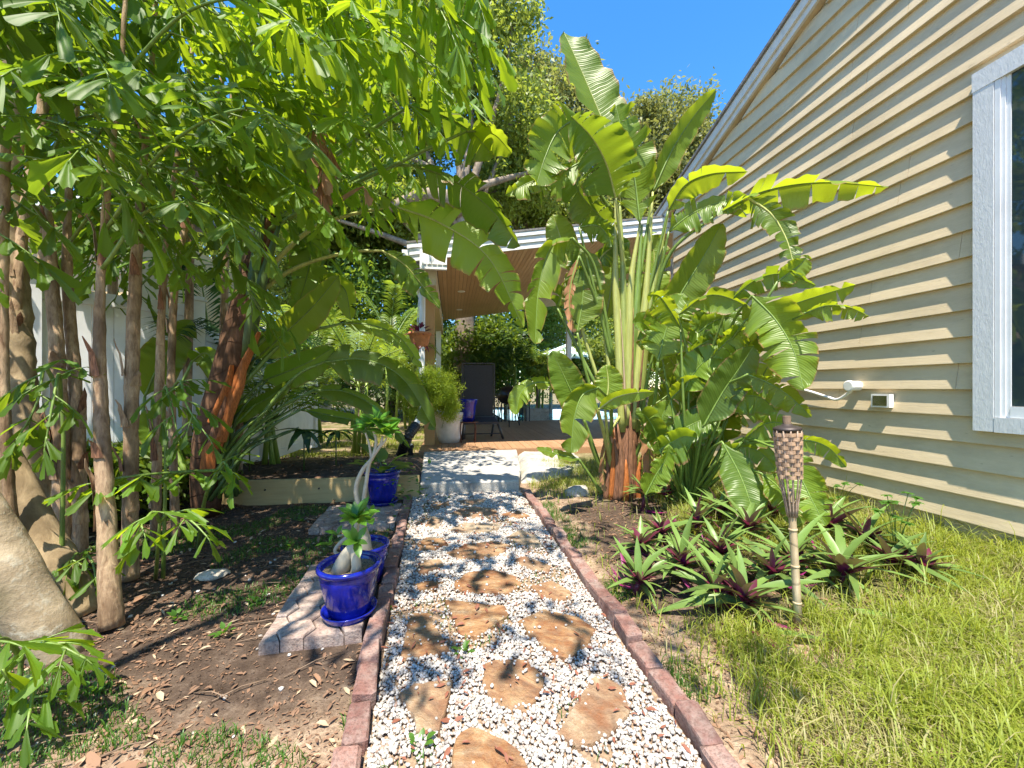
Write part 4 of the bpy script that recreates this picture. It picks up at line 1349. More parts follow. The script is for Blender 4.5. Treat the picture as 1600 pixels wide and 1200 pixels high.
# ---- big plant in the middle: white bird of paradise
baseA = G(965, 782)
bopA = thing('bird_of_paradise_plant', baseA, 'tallest giant bird of paradise with paddle leaves before the house', 'plant', 'giant birds of paradise')
dA = 4.95
trunk = MB().tube(bezier([baseA + Vector((.08, .05, -.05)), P(977, 720, dA), P(983, 640, dA), P(986, 560, dA)], 8), [.17, .155, .15, .14, .13, .11, .09, .07], 14).build('trunk', M['sheath_brown'], bopA, True)
rA = random.Random(4)
for i in range(16):                       # dry sheaths round the foot
    w = i * .39 + rA.uniform(-.1, .1); rr_ = rA.uniform(.13, .24)
    a = baseA + Vector((rr_ * math.cos(w) + .06, rr_ * math.sin(w) * .7, -.04)); hgt = rA.uniform(.35, 1.15)
    b = a + Vector((-.03 * math.cos(w), -.03, hgt * .55)); c = a + Vector((.02 * math.cos(w) + rA.uniform(-.03, .03), -.02, hgt))
    MB().tube(bezier([a, b, c], 8), [.034, .040, .040, .038, .032, .026, .018, .006], 8, True, .5).build('dry_sheath', M['sheath_orange'] if i % 3 == 0 else M['sheath_brown'], bopA, True)
fanP = [(972, 655, 962, 440, 962, 310), (976, 650, 974, 440, 968, 310), (981, 645, 986, 440, 1000, 350), (986, 645, 997, 440, 1003, 352), (990, 650, 1010, 450, 1020, 300), (994, 655, 1020, 460, 1044, 330)]
for i, (x0, y0, x1, y1, x2, y2) in enumerate(fanP):  # the broad overlapping stalks of the fan
    dd = dA - .10 + .02 * (i % 2)
    MB().tube(bezier([P(x0, y0 + 20, dd), P(x0 + (x1 - x0) * .45, (y0 + y1) / 2, dd), P(x1, y1, dd), P(x2, y2, dd)], 18), list(np.interp(np.linspace(0, 1, 18), [0, .3, .6, 1], [.048, .056, .046, .013])), 10, True, .8).build('leaf_sheath', M[('petiole_pale', 'petiole_mid', 'petiole_pale', 'petiole', 'petiole_pale', 'petiole_mid')[i]], bopA, True)
    if i % 2 == 0:
        MB().tube(bezier([P(x0 + 6, y0, dd - .05), P(x0 + 6 + (x1 - x0) * .4, y0 * .55 + y1 * .45, dd - .06), P(x0 + 5 + (x1 - x0) * .8, y0 * .2 + y1 * .8, dd - .04)], 10), [.012, .016, .015, .013, .011, .009, .007, .006, .004, .002], 6, True, .4).build('dry_sheath', M['sheath_brown'] if i else M['litter_pale'], bopA, True)
LA = [  # spine pixels, d0, d1, half width px, roll, fold, tears, droop, mat, stalk pixels, stalk depth
 ([(968,310),(950,215),(917,130),(881,50)], 4.85, 5.0, 46, .75, .25, 1, .0, 'paddle', None),
 ([(1000,350),(990,270),(972,205),(962,165)], 4.8, 4.9, 42, -.15, .10, 4, .05, 'paddle', None),
 ([(1020,300),(1050,235),(1082,185),(1119,140)], 4.9, 4.9, 22, .45, .2, 0, .0, 'paddle', [(1000,430)]),
 ([(962,310),(948,258),(925,215),(893,182)], 4.7, 4.3, 52, .1, .35, 6, .25, 'paddle_dark', [(975,430)]),
 ([(905,182),(872,205),(852,245),(838,290)], 4.6, 4.4, 46, -.3, .2, 7, .15, 'paddle', [(950,300),(930,200)]),
 ([(905,255),(865,275),(828,285),(790,305)], 4.7, 4.5, 26, .3, .4, 7, .4, 'paddle', [(955,330)]),
 ([(892,425),(880,385),(872,360),(864,335)], 4.9, 4.9, 24, .1, .2, 0, .0, 'paddle', [(950,640),(905,500)]),
 ([(895,372),(862,385),(842,450),(836,538)], 4.6, 4.3, 32, -.2, .5, 8, .5, 'paddle', [(958,560),(930,420)]),
 ([(902,520),(910,470),(912,425),(905,388)], 4.8, 4.9, 34, .1, .2, 2, .0, 'paddle', [(945,680),(915,580)]),
 ([(945,505),(955,450),(960,400),(962,365)], 5.1, 5.2, 26, -.2, .15, 2, .0, 'paddle', [(955,650)]),
 ([(1030,520),(1066,455),(1100,400),(1127,350)], 4.6, 4.5, 34, .35, .3, 0, .0, 'paddle', [(1000,690),(1010,600)]),
 ([(1028,565),(1038,525),(1050,490),(1068,458)], 4.4, 4.4, 40, -.1, .2, 3, .1, 'paddle', [(990,720),(1020,640)]),
 ([(1012,500),(1018,450),(1022,400),(1015,360)], 5.15, 5.2, 34, .1, .15, 3, .0, 'paddle', [(985,680)]),
 ([(1044,330),(1070,290),(1110,272),(1168,268)], 4.7, 4.2, 24, .5, .35, 2, .1, 'paddle', [(1010,470)]),
 ([(1120,335),(1190,300),(1280,285),(1388,292)], 4.3, 3.7, 34, .7, .35, 10, .25, 'paddle', [(1012,520),(1045,400)]),
 ([(1170,310),(1205,335),(1228,372),(1240,412)], 4.1, 3.8, 26, -.3, .35, 8, .3, 'paddle_dark', [(1100,330)]),
 ([(1045,362),(1080,335),(1120,318),(1170,308)], 4.6, 4.2, 26, -.6, .45, 4, .3, 'paddle_dark', [(1012,520)]),
 ([(890,260),(905,300),(935,335),(965,360)], 4.9, 4.9, 34, .5, .2, 4, .1, 'paddle_dark', None),
 ([(945,635),(950,610),(950,590),(947,570)], 4.5, 4.5, 24, .1, .2, 1, .0, 'paddle', [(955,740)]),
 ([(912,655),(895,618),(880,585),(862,548)], 4.6, 4.5, 27, .15, .2, 0, .0, 'paddle_dark', [(950,760),(925,700)]),
 ([(935,605),(910,618),(897,655),(892,708)], 4.3, 4.1, 30, -.2, .3, 1, .3, 'paddle', [(950,740),(955,640)]),
 ([(935,640),(960,622),(990,614),(1022,612)], 4.3, 4.2, 15, .4, .35, 1, .2, 'paddle', [(955,730)]),
 ([(868,600),(838,598),(815,612),(806,648)], 4.7, 4.6, 22, .4, .5, 3, .4, 'paddle', [(945,750),(905,640)]),
 ([(905,718),(880,712),(858,706),(838,700)], 4.8, 4.7, 9, .5, .3, 1, .2, 'paddle', [(940,770)]),
 ([(930,415),(945,395),(962,385),(985,378)], 5.0, 5.0, 20, .2, .4, 4, .3, 'paddle_dark', [(955,600)]),
 ([(870,480),(882,450),(905,430),(925,428)], 5.0, 4.9, 26, .2, .5, 5, .3, 'paddle_dark', [(950,640),(900,540)]),
 ([(905,355),(930,352),(945,362),(958,385)], 4.7, 4.6, 20, .3, .4, 4, .3, 'paddle_dark', [(955,560)]),
 ([(1000,540),(1030,545),(1050,565),(1060,600)], 5.1, 5.1, 34, .2, .3, 3, .2, 'paddle_dark', [(985,660)]),
 ([(1010,640),(1040,620),(1065,600),(1085,580)], 5.1, 5.1, 34, .2, .3, 3, .2, 'paddle_dark', [(985,700)]),
 ([(1000,655),(1012,690),(1016,730),(1010,772)], 4.75, 4.7, 12, .3, .8, 5, .5, 'dead_leaf', [(992,640)]),
 ([(962,660),(948,690),(942,730),(946,768)], 4.75, 4.7, 11, .3, .8, 5, .5, 'dead_leaf', [(972,645)]),
 ([(905,400),(893,440),(890,480),(898,520)], 4.6, 4.5, 12, .3, .7, 6, .4, 'dead_leaf', [(950,520)]),
]
for i, (sp, d0, d1, hwp, roll, fold, tears, droop, mat, stk) in enumerate(LA):
    st_ = PX(stk + [sp[0]], dA - .05, d0)[:-1] if stk else None
    paddle(bopA, PX(sp, d0, d1), size(hwp, (d0 + d1) / 2), roll, fold, tears, droop, 300 + i, mat, st_, (.026, .014), 'petiole_pale' if i % 3 == 0 else 'petiole')

baseB = G(1075, 792)
bopB = thing('bird_of_paradise_plant', baseB, 'lower giant bird of paradise leaning over the house siding', 'plant', 'giant birds of paradise')
dB = 4.55
LB = [
 ([(1060,492),(1105,462),(1150,470),(1195,500)], 4.2, 3.7, 24, .5, .4, 3, .3, 'paddle', [(1095,690),(1075,560)]),
 ([(1175,462),(1212,500),(1240,548),(1256,610)], 3.7, 3.3, 44, -.1, .25, 5, .15, 'paddle', [(1100,700),(1140,520)]),
 ([(1165,500),(1225,480),(1280,462),(1337,445)], 3.8, 3.5, 26, .55, .25, 1, .15, 'paddle', [(1095,700),(1130,560)]),
 ([(1255,490),(1290,478),(1325,480),(1358,494)], 3.6, 3.4, 18, .5, .4, 5, .35, 'paddle', [(1150,560)]),
 ([(1140,470),(1180,438),(1225,428),(1275,446)], 4.0, 3.6, 22, .5, .4, 4, .3, 'paddle_dark', [(1095,700),(1110,560)]),
 ([(1215,440),(1235,425),(1252,412),(1262,398)], 3.7, 3.6, 18, .2, .3, 2, .1, 'paddle', None),
 ([(1098,668),(1128,615),(1152,580),(1178,540)], 4.0, 3.8, 29, .2, .25, 0, .0, 'paddle_dark', [(1082,760)]),
 ([(1068,612),(1085,582),(1105,562),(1140,548)], 4.3, 4.1, 30, -.35, .2, 1, .05, 'paddle', [(1072,740)]),
 ([(1168,585),(1200,598),(1232,618),(1268,652)], 3.7, 3.4, 22, .3, .4, 4, .3, 'paddle', [(1090,740),(1120,620)]),
 ([(1128,690),(1155,740),(1172,785),(1188,838)], 3.9, 3.5, 30, -.2, .3, 1, .2, 'paddle_dark', [(1085,770),(1105,710)]),
 ([(1215,700),(1248,742),(1268,780),(1290,822)], 3.4, 3.1, 32, -.1, .25, 6, .15, 'paddle', [(1095,770),(1150,690)]),
 ([(1228,690),(1262,688),(1295,700),(1322,730)], 3.4, 3.2, 16, .4, .35, 2, .3, 'paddle', [(1095,770),(1150,700)]),
 ([(1008,775),(1025,742),(1040,718),(1046,695)], 4.2, 4.1, 22, .2, .4, 3, .2, 'paddle', [(1020,800)]),
 ([(1160,690),(1190,665),(1215,660),(1245,672)], 3.8, 3.5, 24, .4, .4, 4, .35, 'paddle_dark', [(1090,770)]),
 ([(1110,560),(1140,530),(1165,515),(1200,520)], 4.1, 3.8, 26, .4, .4, 4, .3, 'paddle', [(1085,700)]),
 ([(1090,520),(1120,500),(1150,500),(1180,530)], 4.3, 4.0, 28, -.3, .4, 3, .3, 'paddle_dark', [(1080,680)]),
 ([(1130,640),(1160,620),(1190,622),(1215,645)], 4.0, 3.7, 26, .2, .4, 4, .3, 'paddle_dark', [(1085,750)]),
 ([(1120,720),(1150,700),(1185,705),(1215,735)], 4.0, 3.7, 24, .2, .4, 4, .3, 'paddle_dark', [(1085,770)]),
 ([(1050,700),(1040,670),(1035,650),(1050,625)], 4.5, 4.5, 26, .2, .2, 2, .1, 'paddle', [(1070,770)]),
 ([(1190,740),(1215,760),(1235,790),(1245,825)], 3.6, 3.4, 24, -.3, .3, 2, .2, 'paddle', [(1095,770),(1150,730)]),
]
for i, (sp, d0, d1, hwp, roll, fold, tears, droop, mat, stk) in enumerate(LB):
    st_ = [baseB + Vector((rA.uniform(-.12, .12), rA.uniform(-.1, .1), 0))] + (PX(stk + [sp[0]], dB - .1, d0)[:-1] if stk else [P(1120, 600, 4.2)])
    paddle(bopB, PX(sp, d0, d1), size(hwp, (d0 + d1) / 2), roll, fold, tears, droop, 400 + i, mat, st_, (.024, .011), 'petiole')
for i in range(24):       # inner leaves that close the clump
    x0 = rA.uniform(1030, 1190); y0 = rA.uniform(500, 720); dd = rA.uniform(4.25, 4.75)
    a_ = rA.uniform(-.9, 1.3); Lp = rA.uniform(60, 110)
    sp = [(x0, y0), (x0 + Lp * .35 * math.sin(a_), y0 - Lp * .35 * math.cos(a_)), (x0 + Lp * .7 * math.sin(a_), y0 - Lp * .62 * math.cos(a_)), (x0 + Lp * math.sin(a_) * 1.05, y0 - Lp * .75 * math.cos(a_) + 8)]
    paddle(bopB, PX(sp, dd, dd - .15), size(rA.uniform(22, 32), dd), rA.uniform(-.5, .5), .3, rA.choice((0, 1, 3, 5)), .2, 450 + i, 'paddle_dark' if i % 3 else 'paddle', [baseB + Vector((rA.uniform(-.15, .15), rA.uniform(-.1, .15), 0)), P((x0 + 1075) / 2, (y0 + 792) / 2, dd)], (.022, .010), 'petiole')
for i in range(14):
    w = rA.uniform(0, 6.28); a = baseB + Vector((.14 * math.cos(w), .10 * math.sin(w), -.03)); hgt = rA.uniform(.3, .9)
    MB().tube(bezier([a, a + Vector((.06 * math.cos(w) + .02, -.02, hgt * .5)), a + Vector((.22 * math.cos(w) + .08, -.05, hgt))], 8), [.03, .032, .03, .028, .024, .02, .016, .008], 8, True, .6).build('leaf_sheath', M['petiole_dark'] if i % 2 else M['petiole'], bopB, True)

# ---- leaning plant on the left
baseC = G(322, 775, .2)
bopC = thing('bird_of_paradise_plant', baseC, 'leaning giant bird of paradise with orange sheath beside the white fence', 'plant', 'giant birds of paradise')
dC = 4.3
tr = bezier([baseC + Vector((0, 0, -.2)), P(328, 690, dC), P(352, 600, dC), P(385, 480, dC), P(412, 380, dC), P(425, 320, dC)], 26)
MB().tube(tr, [.13, .14, .15] + [.155] * 12 + [.15, .145, .14, .13, .12, .11, .10, .09, .08, .07, .06], 14).build('trunk', M['brown_trunk'], bopC, True)
for q, (pts_, w0) in enumerate((([(330, 700), (348, 645), (370, 585), (403, 518)], .070), ([(340, 690), (356, 640), (372, 600), (380, 560)], .050), ([(322, 715), (334, 670), (346, 640), (352, 610)], .055), ([(318, 735), (322, 705), (332, 690), (342, 682)], .075), ([(326, 660), (340, 630), (352, 600), (360, 570)], .04))):
    c_ = bezier([P(x, y, dC - .145 - .012 * q) for x, y in pts_], 12)
    V = []
    for k, cpt in enumerate(c_):
        u = k / 11; wd_ = w0 * (1 - u ** 2) ** .7 * (1 + .18 * noise.noise(Vector((k * .9, q, 1)))) + .004
        sd = Vector((CS, -SN, 0)) + Vector((0, 0, -.25)); bk_ = Vector((SN, CS, 0))
        V += [cpt - sd * wd_ + bk_ * .05, cpt - sd * wd_ * .4 - bk_ * .005, cpt + sd * wd_ * .4 - bk_ * .005, cpt + sd * wd_ + bk_ * .05]
    mesh('dry_sheath', V, [(k * 4 + a, k * 4 + a + 1, k * 4 + a + 5, k * 4 + a + 4) for k in range(11) for a in range(3)], M['sheath_orange'] if q != 2 else M['sheath_brown'], bopC, True)
for i, (x0, y0, x1, y1) in enumerate(((362, 590, 425, 360), (380, 560, 440, 340), (350, 620, 400, 400), (392, 520, 415, 300))):
    MB().tube(bezier([P(x0, y0, dC - .1), P((x0 + x1) / 2 - 4, (y0 + y1) / 2, dC - .13), P(x1, y1, dC - .08)], 10), [.05, .07, .075, .07, .065, .055, .045, .035, .025, .012], 8, True, .6).build('leaf_sheath', M['petiole_dark'] if i % 2 else M['brown_trunk'], bopC, True)
LC = [
 ([(597,392),(630,412),(655,440),(688,482)], 4.6, 4.9, 27, -.5, .4, 3, .3, 'paddle_dark', [(355,500),(450,425),(540,395)]),
 ([(615,322),(690,350),(765,405),(818,512)], 4.3, 4.5, 42, -.35, .3, 10, .2, 'paddle', [(390,450),(480,362),(550,335)]),
 ([(645,258),(705,280),(765,325),(813,385)], 4.1, 4.2, 40, .5, .4, 8, .35, 'paddle_dark', [(420,360),(520,300),(590,262)]),
 ([(640,165),(690,180),(735,205),(772,245)], 4.0, 4.0, 46, .5, .3, 6, .3, 'paddle_dark', [(430,320),(540,230)]),
 ([(728,205),(750,205),(775,212),(800,240)], 3.95, 4.0, 30, .9, .2, 1, .1, 'paddle', None),
 ([(505,566),(570,562),(630,592),(680,672)], 4.6, 5.0, 30, -.35, .45, 4, .35, 'paddle_dark', [(335,740),(400,660),(460,590)]),
 ([(535,505),(580,508),(625,528),(660,575)], 4.8, 5.1, 17, -.3, .5, 4, .4, 'paddle', [(380,600),(450,530)]),
 ([(398,562),(440,525),(488,480),(530,430)], 4.4, 4.5, 26, .35, .3, 0, .05, 'paddle', [(330,740),(355,640)]),
 ([(410,595),(450,580),(490,562),(522,542)], 4.6, 4.7, 26, .3, .3, 0, .1, 'paddle_dark', [(330,740),(360,650)]),
 ([(345,662),(385,640),(425,618),(458,592)], 4.4, 4.5, 14, .4, .3, 0, .1, 'paddle_dark', [(325,740)]),
 ([(482,340),(486,385),(480,430),(462,488)], 4.7, 4.7, 30, .0, .25, 9, .2, 'paddle_dark', [(440,330)]),
 ([(226,620),(246,575),(268,540),(300,500)], 4.4, 4.5, 30, .1, .2, 1, .0, 'paddle_dark', [(285,740),(225,690)]),
 ([(300,565),(318,552),(330,560),(340,600)], 4.4, 4.4, 20, .2, .4, 2, .2, 'paddle_dark', [(290,740),(262,660)]),
 ([(258,720),(240,690),(232,665),(228,640)], 4.3, 4.3, 18, .1, .3, 0, .0, 'paddle_dark', [(280,770)]),
 ([(500,450),(520,440),(540,455),(548,500)], 4.7, 4.8, 22, .2, .4, 2, .2, 'paddle', [(400,540)]),
 ([(490,610),(540,612),(590,640),(640,700)], 5.0, 5.2, 16, -.3, .5, 3, .4, 'paddle_dark', [(340,740),(420,650)]),
 ([(420,330),(410,270),(380,215),(340,180)], 4.2, 4.0, 40, .2, .3, 6, .2, 'paddle_dark', None),
 ([(430,320),(450,250),(490,190),(540,150)], 4.3, 4.2, 40, .4, .3, 5, .2, 'paddle', None),
 ([(470,640),(520,650),(560,660),(590,690)], 5.2, 5.4, 12, -.3, .5, 2, .3, 'paddle_dark', [(340,750),(420,670)]),
]
for i, (sp, d0, d1, hwp, roll, fold, tears, droop, mat, stk) in enumerate(LC):
    st_ = PX(stk + [sp[0]], dC - .05, d0)[:-1] if stk else [P(418, 350, dC)]
    paddle(bopC, PX(sp, d0, d1), size(hwp, (d0 + d1) / 2), roll, fold, tears, droop, 500 + i, mat, st_, (.028, .014), 'petiole_pale' if i in (0, 1) else 'petiole')
for i in range(16):
    x1 = rA.uniform(330, 470); y1 = rA.uniform(560, 690)
    MB().tube(bezier([baseC + Vector((rA.uniform(-.05, .35), rA.uniform(-.2, .2), 0)), P((325 + x1) / 2 - 8, (760 + y1) / 2 - 10, dC), P(x1, y1, dC + rA.uniform(0, .4))], 8), [.024, .022, .02, .018, .016, .013, .01, .006], 6).build('leaf_stalk', M['petiole_dark'] if i % 3 else M['petiole'], bopC, True)

# ---- fishtail palms
def fishleaf(seed):
    r = random.Random(seed); V, Fc = [], []
    W = r.uniform(.12, .21); asym = r.uniform(-.24, .24); cols = 6
    rows = (0, .22, .5, .78, 1.0)
    for i, t in enumerate(rows):
        for c in range(cols + 1):
            u = c / cols * 2 - 1
            w = (.025 + W * t ** .85)
            y = t
            if i == len(rows) - 1:
                y = 1.0 - .20 * abs(u) ** 1.5 + asym * u - (r.uniform(.0, .16) if c % 2 else 0)
            elif i == len(rows) - 2: y = t - .10 * abs(u) + asym * u * .7
            x = u * w
            V.append((x, y, .10 * abs(u) * w * 3 - .14 * y * y + .02 * math.sin(u * 6 + seed)))
    n = cols + 1
    for i in range(len(rows) - 1):
        for c in range(cols): Fc.append((i * n + c, i * n + c + 1, (i + 1) * n + c + 1, (i + 1) * n + c))
    me = bpy.data.meshes.new('leaflet'); me.from_pydata(V, [], Fc)
    me.polygons.foreach_set('use_smooth', [True] * len(Fc))
    return me

FL = {}
for mk in ('fishtail', 'fishtail_shade', 'dead_leaf'):
    FL[mk] = []
    for s in range(9):
        me = fishleaf(s + (50 if mk == 'dead_leaf' else 0)); me.materials.append(M[mk]); FL[mk].append(me)


def fish_frond(par, pts, nsec, L, mat='fishtail', seed=0, width=.5, dens=5, hang=.45, joined=False, start=.18, dead=0.0):
    r = random.Random(seed)
    S = bezier(pts, 24)
    mb = MB().tube(S, [.013 * (1 - .75 * i / 23) for i in range(24)], 6)
    items = []
    for k in range(nsec):
        t = start + (1 - start) * (k + .5) / nsec
        u = t * 23; i0 = min(int(u), 22); p = S[i0].lerp(S[i0 + 1], u - i0)
        T = (S[i0 + 1] - S[i0]).normalized()
        side = T.cross(Vector((0, 0, 1)))
        if side.length < .2: side = T.cross(Vector((1, .3, 0)))
        side.normalize()
        s = 1 if k % 2 else -1
        if k == nsec - 1: d = T
        else: d = (side * s * r.uniform(.7, 1) + T * r.uniform(.5, .9) + Vector((0, 0, r.uniform(-.35, .15)))).normalized()
        ln = width * (1 - .55 * t) * r.uniform(.8, 1.15)
        e = p + d * ln + Vector((0, 0, -.12 * ln))
        sec = bezier([p, p.lerp(e, .5) + Vector((0, 0, .06 * ln)), e], 8)
        mb.tube(sec, [.006 - .0006 * i for i in range(8)], 5)
        for q in range(dens):
            f = (q + .8) / dens
            v = f * 7; j0 = min(int(v), 6); lp_ = sec[j0].lerp(sec[j0 + 1], v - j0)
            td = (sec[j0 + 1] - sec[j0]).normalized()
            sd = td.cross(Vector((0, 0, 1)))
            if sd.length < .1: sd = Vector((1, 0, 0))
            sd.normalize()
            ss = 1 if q % 2 else -1
            dd = (td * (.55 if q < dens - 1 else 1.2) + sd * ss * (.75 if q < dens - 1 else .1) + Vector((0, 0, -hang)) + Vector((r.uniform(-1, 1), r.uniform(-1, 1), r.uniform(-1, 1))) * .22).normalized()
            up = Vector((r.uniform(-.5, .5), r.uniform(-.5, .5), 1))
            items.append((lp_, dd, up, 1.16 * L * r.uniform(.65, 1.3) * (1 - .15 * t)))
    fr_ = mb.build('frond', M['petiole'], par, True)
    if joined:
        V, Fc = [], []
        for (lp_, dd, up, s) in items:
            me = r.choice(FL[mat]); Mx = frame(lp_, dd, up, s); n = len(V)
            V += [Mx @ v.co for v in me.vertices]; Fc += [tuple(i + n for i in p.vertices) for p in me.polygons]
        mesh('leaflets', V, Fc, M[mat], fr_, True)['kind'] = 'stuff'
    else:
        for (lp_, dd, up, s) in items:
            mm = 'dead_leaf' if r.random() < dead else mat
            put('leaflet', r.choice(FL[mm]), frame(lp_, dd, up, s), fr_)
    return fr_

def stem(t, pts, rad, mat='fish_trunk', seg=12, n=22, name='trunk', ring=0.0, slim=1.0):
    """a trunk; ring > 0 gives raised leaf scars about that far apart"""
    if ring: n = 90
    S = bezier(pts, n)
    rr_ = list(np.interp(np.linspace(0, 1, n), np.linspace(0, 1, len(rad)), rad))
    out = []; acc = random.Random(n + int(rad[0] * 999)).uniform(0, 1); step = ring or 1
    for i, r_ in enumerate(rr_):
        if i: acc += (S[i] - S[i - 1]).length / (step * (1 + .5 * noise.noise(Vector((i * .13, r_ * 40, 7)))))
        f = acc - math.floor(acc)
        k = 1 + .05 * noise.noise(Vector((i * .35, r_ * 10, 3)))
        if ring: k *= 1 + .11 * f ** 5 - .03 * (f < .12)
        out.append(r_ * k * slim)
    o = MB().tube(S, out, seg).build(name, M[mat], t, True)
    for v in o.data.vertices:                      # not perfectly round
        v.co += Vector((noise.noise(v.co * 7), noise.noise(v.co * 7 + Vector((5, 5, 5))), 0)) * rad[0] * slim * .10
    return o

GF = 'fishtail palm stems in the left clump'
def fish(label, pts, rad, fronds, seed, extra=None):
    t = thing('fishtail_palm', pts[0], label, 'palm', GF)
    stem(t, pts, rad, ring=.13, slim=.72)
    r = random.Random(seed)
    # hanging dry leaf bases on the stem
    S = bezier(pts, 12)
    for k in range(9):
        i = r.randint(1, 7); w = r.uniform(2.8, 6.0); f = r.random()
        c_ = S[i].lerp(S[i + 1], f); rd = np.interp((i + f) / 11, np.linspace(0, 1, len(rad)), rad) * .82
        o_ = Vector((math.cos(w), math.sin(w), 0)); ln = r.uniform(.10, .30)
        V = []
        for q in range(6):
            u = q / 5; wd_ = .75 * rd * (1 - u) ** .6 + .002
            base = c_ + Vector((0, 0, ln * u)) + o_ * (rd * 1.04 + .004 + .05 * u * u * r.uniform(.4, 1.2))
            sd = Vector((-o_.y, o_.x, 0))
            V += [base - sd * wd_ - o_ * wd_ * .35, base + o_ * .004, base + sd * wd_ - o_ * wd_ * .35]
        Fc = [(q * 3 + a, q * 3 + a + 1, q * 3 + a + 4, q * 3 + a + 3) for q in range(5) for a in range(2)]
        mesh('dry_sheath', V, Fc, M['fish_trunk'] if k % 3 else M['sheath_brown'], t, True)
    for i, fr_ in enumerate(fronds):
        fish_frond(t, seed=seed * 31 + i, **fr_)
    return t

def fd(p, ns=9, L=.20, mat='fishtail', width=.5, **kw):
    ns = max(6, int(ns * .82)); kw.setdefault('dens', 7)
    return dict(pts=[P(*q) for q in p], nsec=ns, L=L, mat=mat, width=width, **kw)

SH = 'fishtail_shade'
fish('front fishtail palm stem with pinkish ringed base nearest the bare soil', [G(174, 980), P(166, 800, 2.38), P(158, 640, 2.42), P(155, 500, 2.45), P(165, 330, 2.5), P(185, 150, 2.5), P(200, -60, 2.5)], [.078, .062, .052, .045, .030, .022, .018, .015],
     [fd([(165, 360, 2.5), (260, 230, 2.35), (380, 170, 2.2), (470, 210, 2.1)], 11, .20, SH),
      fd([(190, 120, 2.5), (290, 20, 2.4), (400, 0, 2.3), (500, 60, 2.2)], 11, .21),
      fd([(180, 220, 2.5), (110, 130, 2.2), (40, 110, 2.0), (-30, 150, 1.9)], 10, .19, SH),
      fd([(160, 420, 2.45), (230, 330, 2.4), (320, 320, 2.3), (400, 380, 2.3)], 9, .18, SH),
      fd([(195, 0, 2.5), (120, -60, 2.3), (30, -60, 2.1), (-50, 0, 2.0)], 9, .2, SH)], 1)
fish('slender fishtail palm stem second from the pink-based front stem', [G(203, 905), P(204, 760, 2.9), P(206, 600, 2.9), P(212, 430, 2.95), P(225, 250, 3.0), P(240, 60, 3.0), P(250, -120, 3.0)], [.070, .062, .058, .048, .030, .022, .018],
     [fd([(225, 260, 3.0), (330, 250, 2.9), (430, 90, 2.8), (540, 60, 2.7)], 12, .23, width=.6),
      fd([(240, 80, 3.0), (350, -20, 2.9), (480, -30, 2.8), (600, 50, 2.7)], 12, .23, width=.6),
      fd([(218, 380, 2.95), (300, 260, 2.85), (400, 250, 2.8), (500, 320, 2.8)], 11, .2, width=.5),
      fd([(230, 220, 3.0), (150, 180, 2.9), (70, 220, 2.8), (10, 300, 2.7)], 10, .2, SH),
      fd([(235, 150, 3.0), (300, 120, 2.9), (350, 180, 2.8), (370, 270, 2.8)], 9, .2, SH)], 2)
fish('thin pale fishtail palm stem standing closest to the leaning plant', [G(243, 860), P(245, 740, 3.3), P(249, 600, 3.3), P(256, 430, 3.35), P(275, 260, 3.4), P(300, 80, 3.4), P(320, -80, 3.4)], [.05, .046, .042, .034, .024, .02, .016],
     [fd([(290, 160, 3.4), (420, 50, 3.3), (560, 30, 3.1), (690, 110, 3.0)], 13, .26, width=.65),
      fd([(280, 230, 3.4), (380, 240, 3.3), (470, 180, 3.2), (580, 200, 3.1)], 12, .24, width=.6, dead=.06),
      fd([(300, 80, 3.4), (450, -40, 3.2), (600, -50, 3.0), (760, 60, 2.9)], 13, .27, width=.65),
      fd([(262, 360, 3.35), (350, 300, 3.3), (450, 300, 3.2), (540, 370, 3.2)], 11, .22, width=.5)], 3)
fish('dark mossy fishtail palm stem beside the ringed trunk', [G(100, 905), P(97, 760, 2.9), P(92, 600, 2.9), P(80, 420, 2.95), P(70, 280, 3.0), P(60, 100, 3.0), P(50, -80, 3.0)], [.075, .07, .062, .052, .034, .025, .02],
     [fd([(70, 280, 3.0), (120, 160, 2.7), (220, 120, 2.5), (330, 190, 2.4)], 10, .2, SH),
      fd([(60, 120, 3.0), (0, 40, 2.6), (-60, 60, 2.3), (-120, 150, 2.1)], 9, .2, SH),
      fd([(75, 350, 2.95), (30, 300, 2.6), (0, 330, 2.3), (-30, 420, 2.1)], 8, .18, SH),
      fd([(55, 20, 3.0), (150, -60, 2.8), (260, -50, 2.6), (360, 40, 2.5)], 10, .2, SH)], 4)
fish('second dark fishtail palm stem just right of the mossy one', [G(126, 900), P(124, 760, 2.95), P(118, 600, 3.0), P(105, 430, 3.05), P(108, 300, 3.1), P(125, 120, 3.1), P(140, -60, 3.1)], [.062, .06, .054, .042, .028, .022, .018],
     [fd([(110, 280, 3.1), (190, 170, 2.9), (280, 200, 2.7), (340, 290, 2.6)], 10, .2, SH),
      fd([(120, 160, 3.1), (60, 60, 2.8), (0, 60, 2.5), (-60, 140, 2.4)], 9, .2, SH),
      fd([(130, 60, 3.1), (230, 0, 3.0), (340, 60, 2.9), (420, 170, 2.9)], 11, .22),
      fd([(108, 380, 3.05), (160, 320, 2.9), (230, 340, 2.8), (270, 410, 2.8)], 8, .18, SH)], 5)
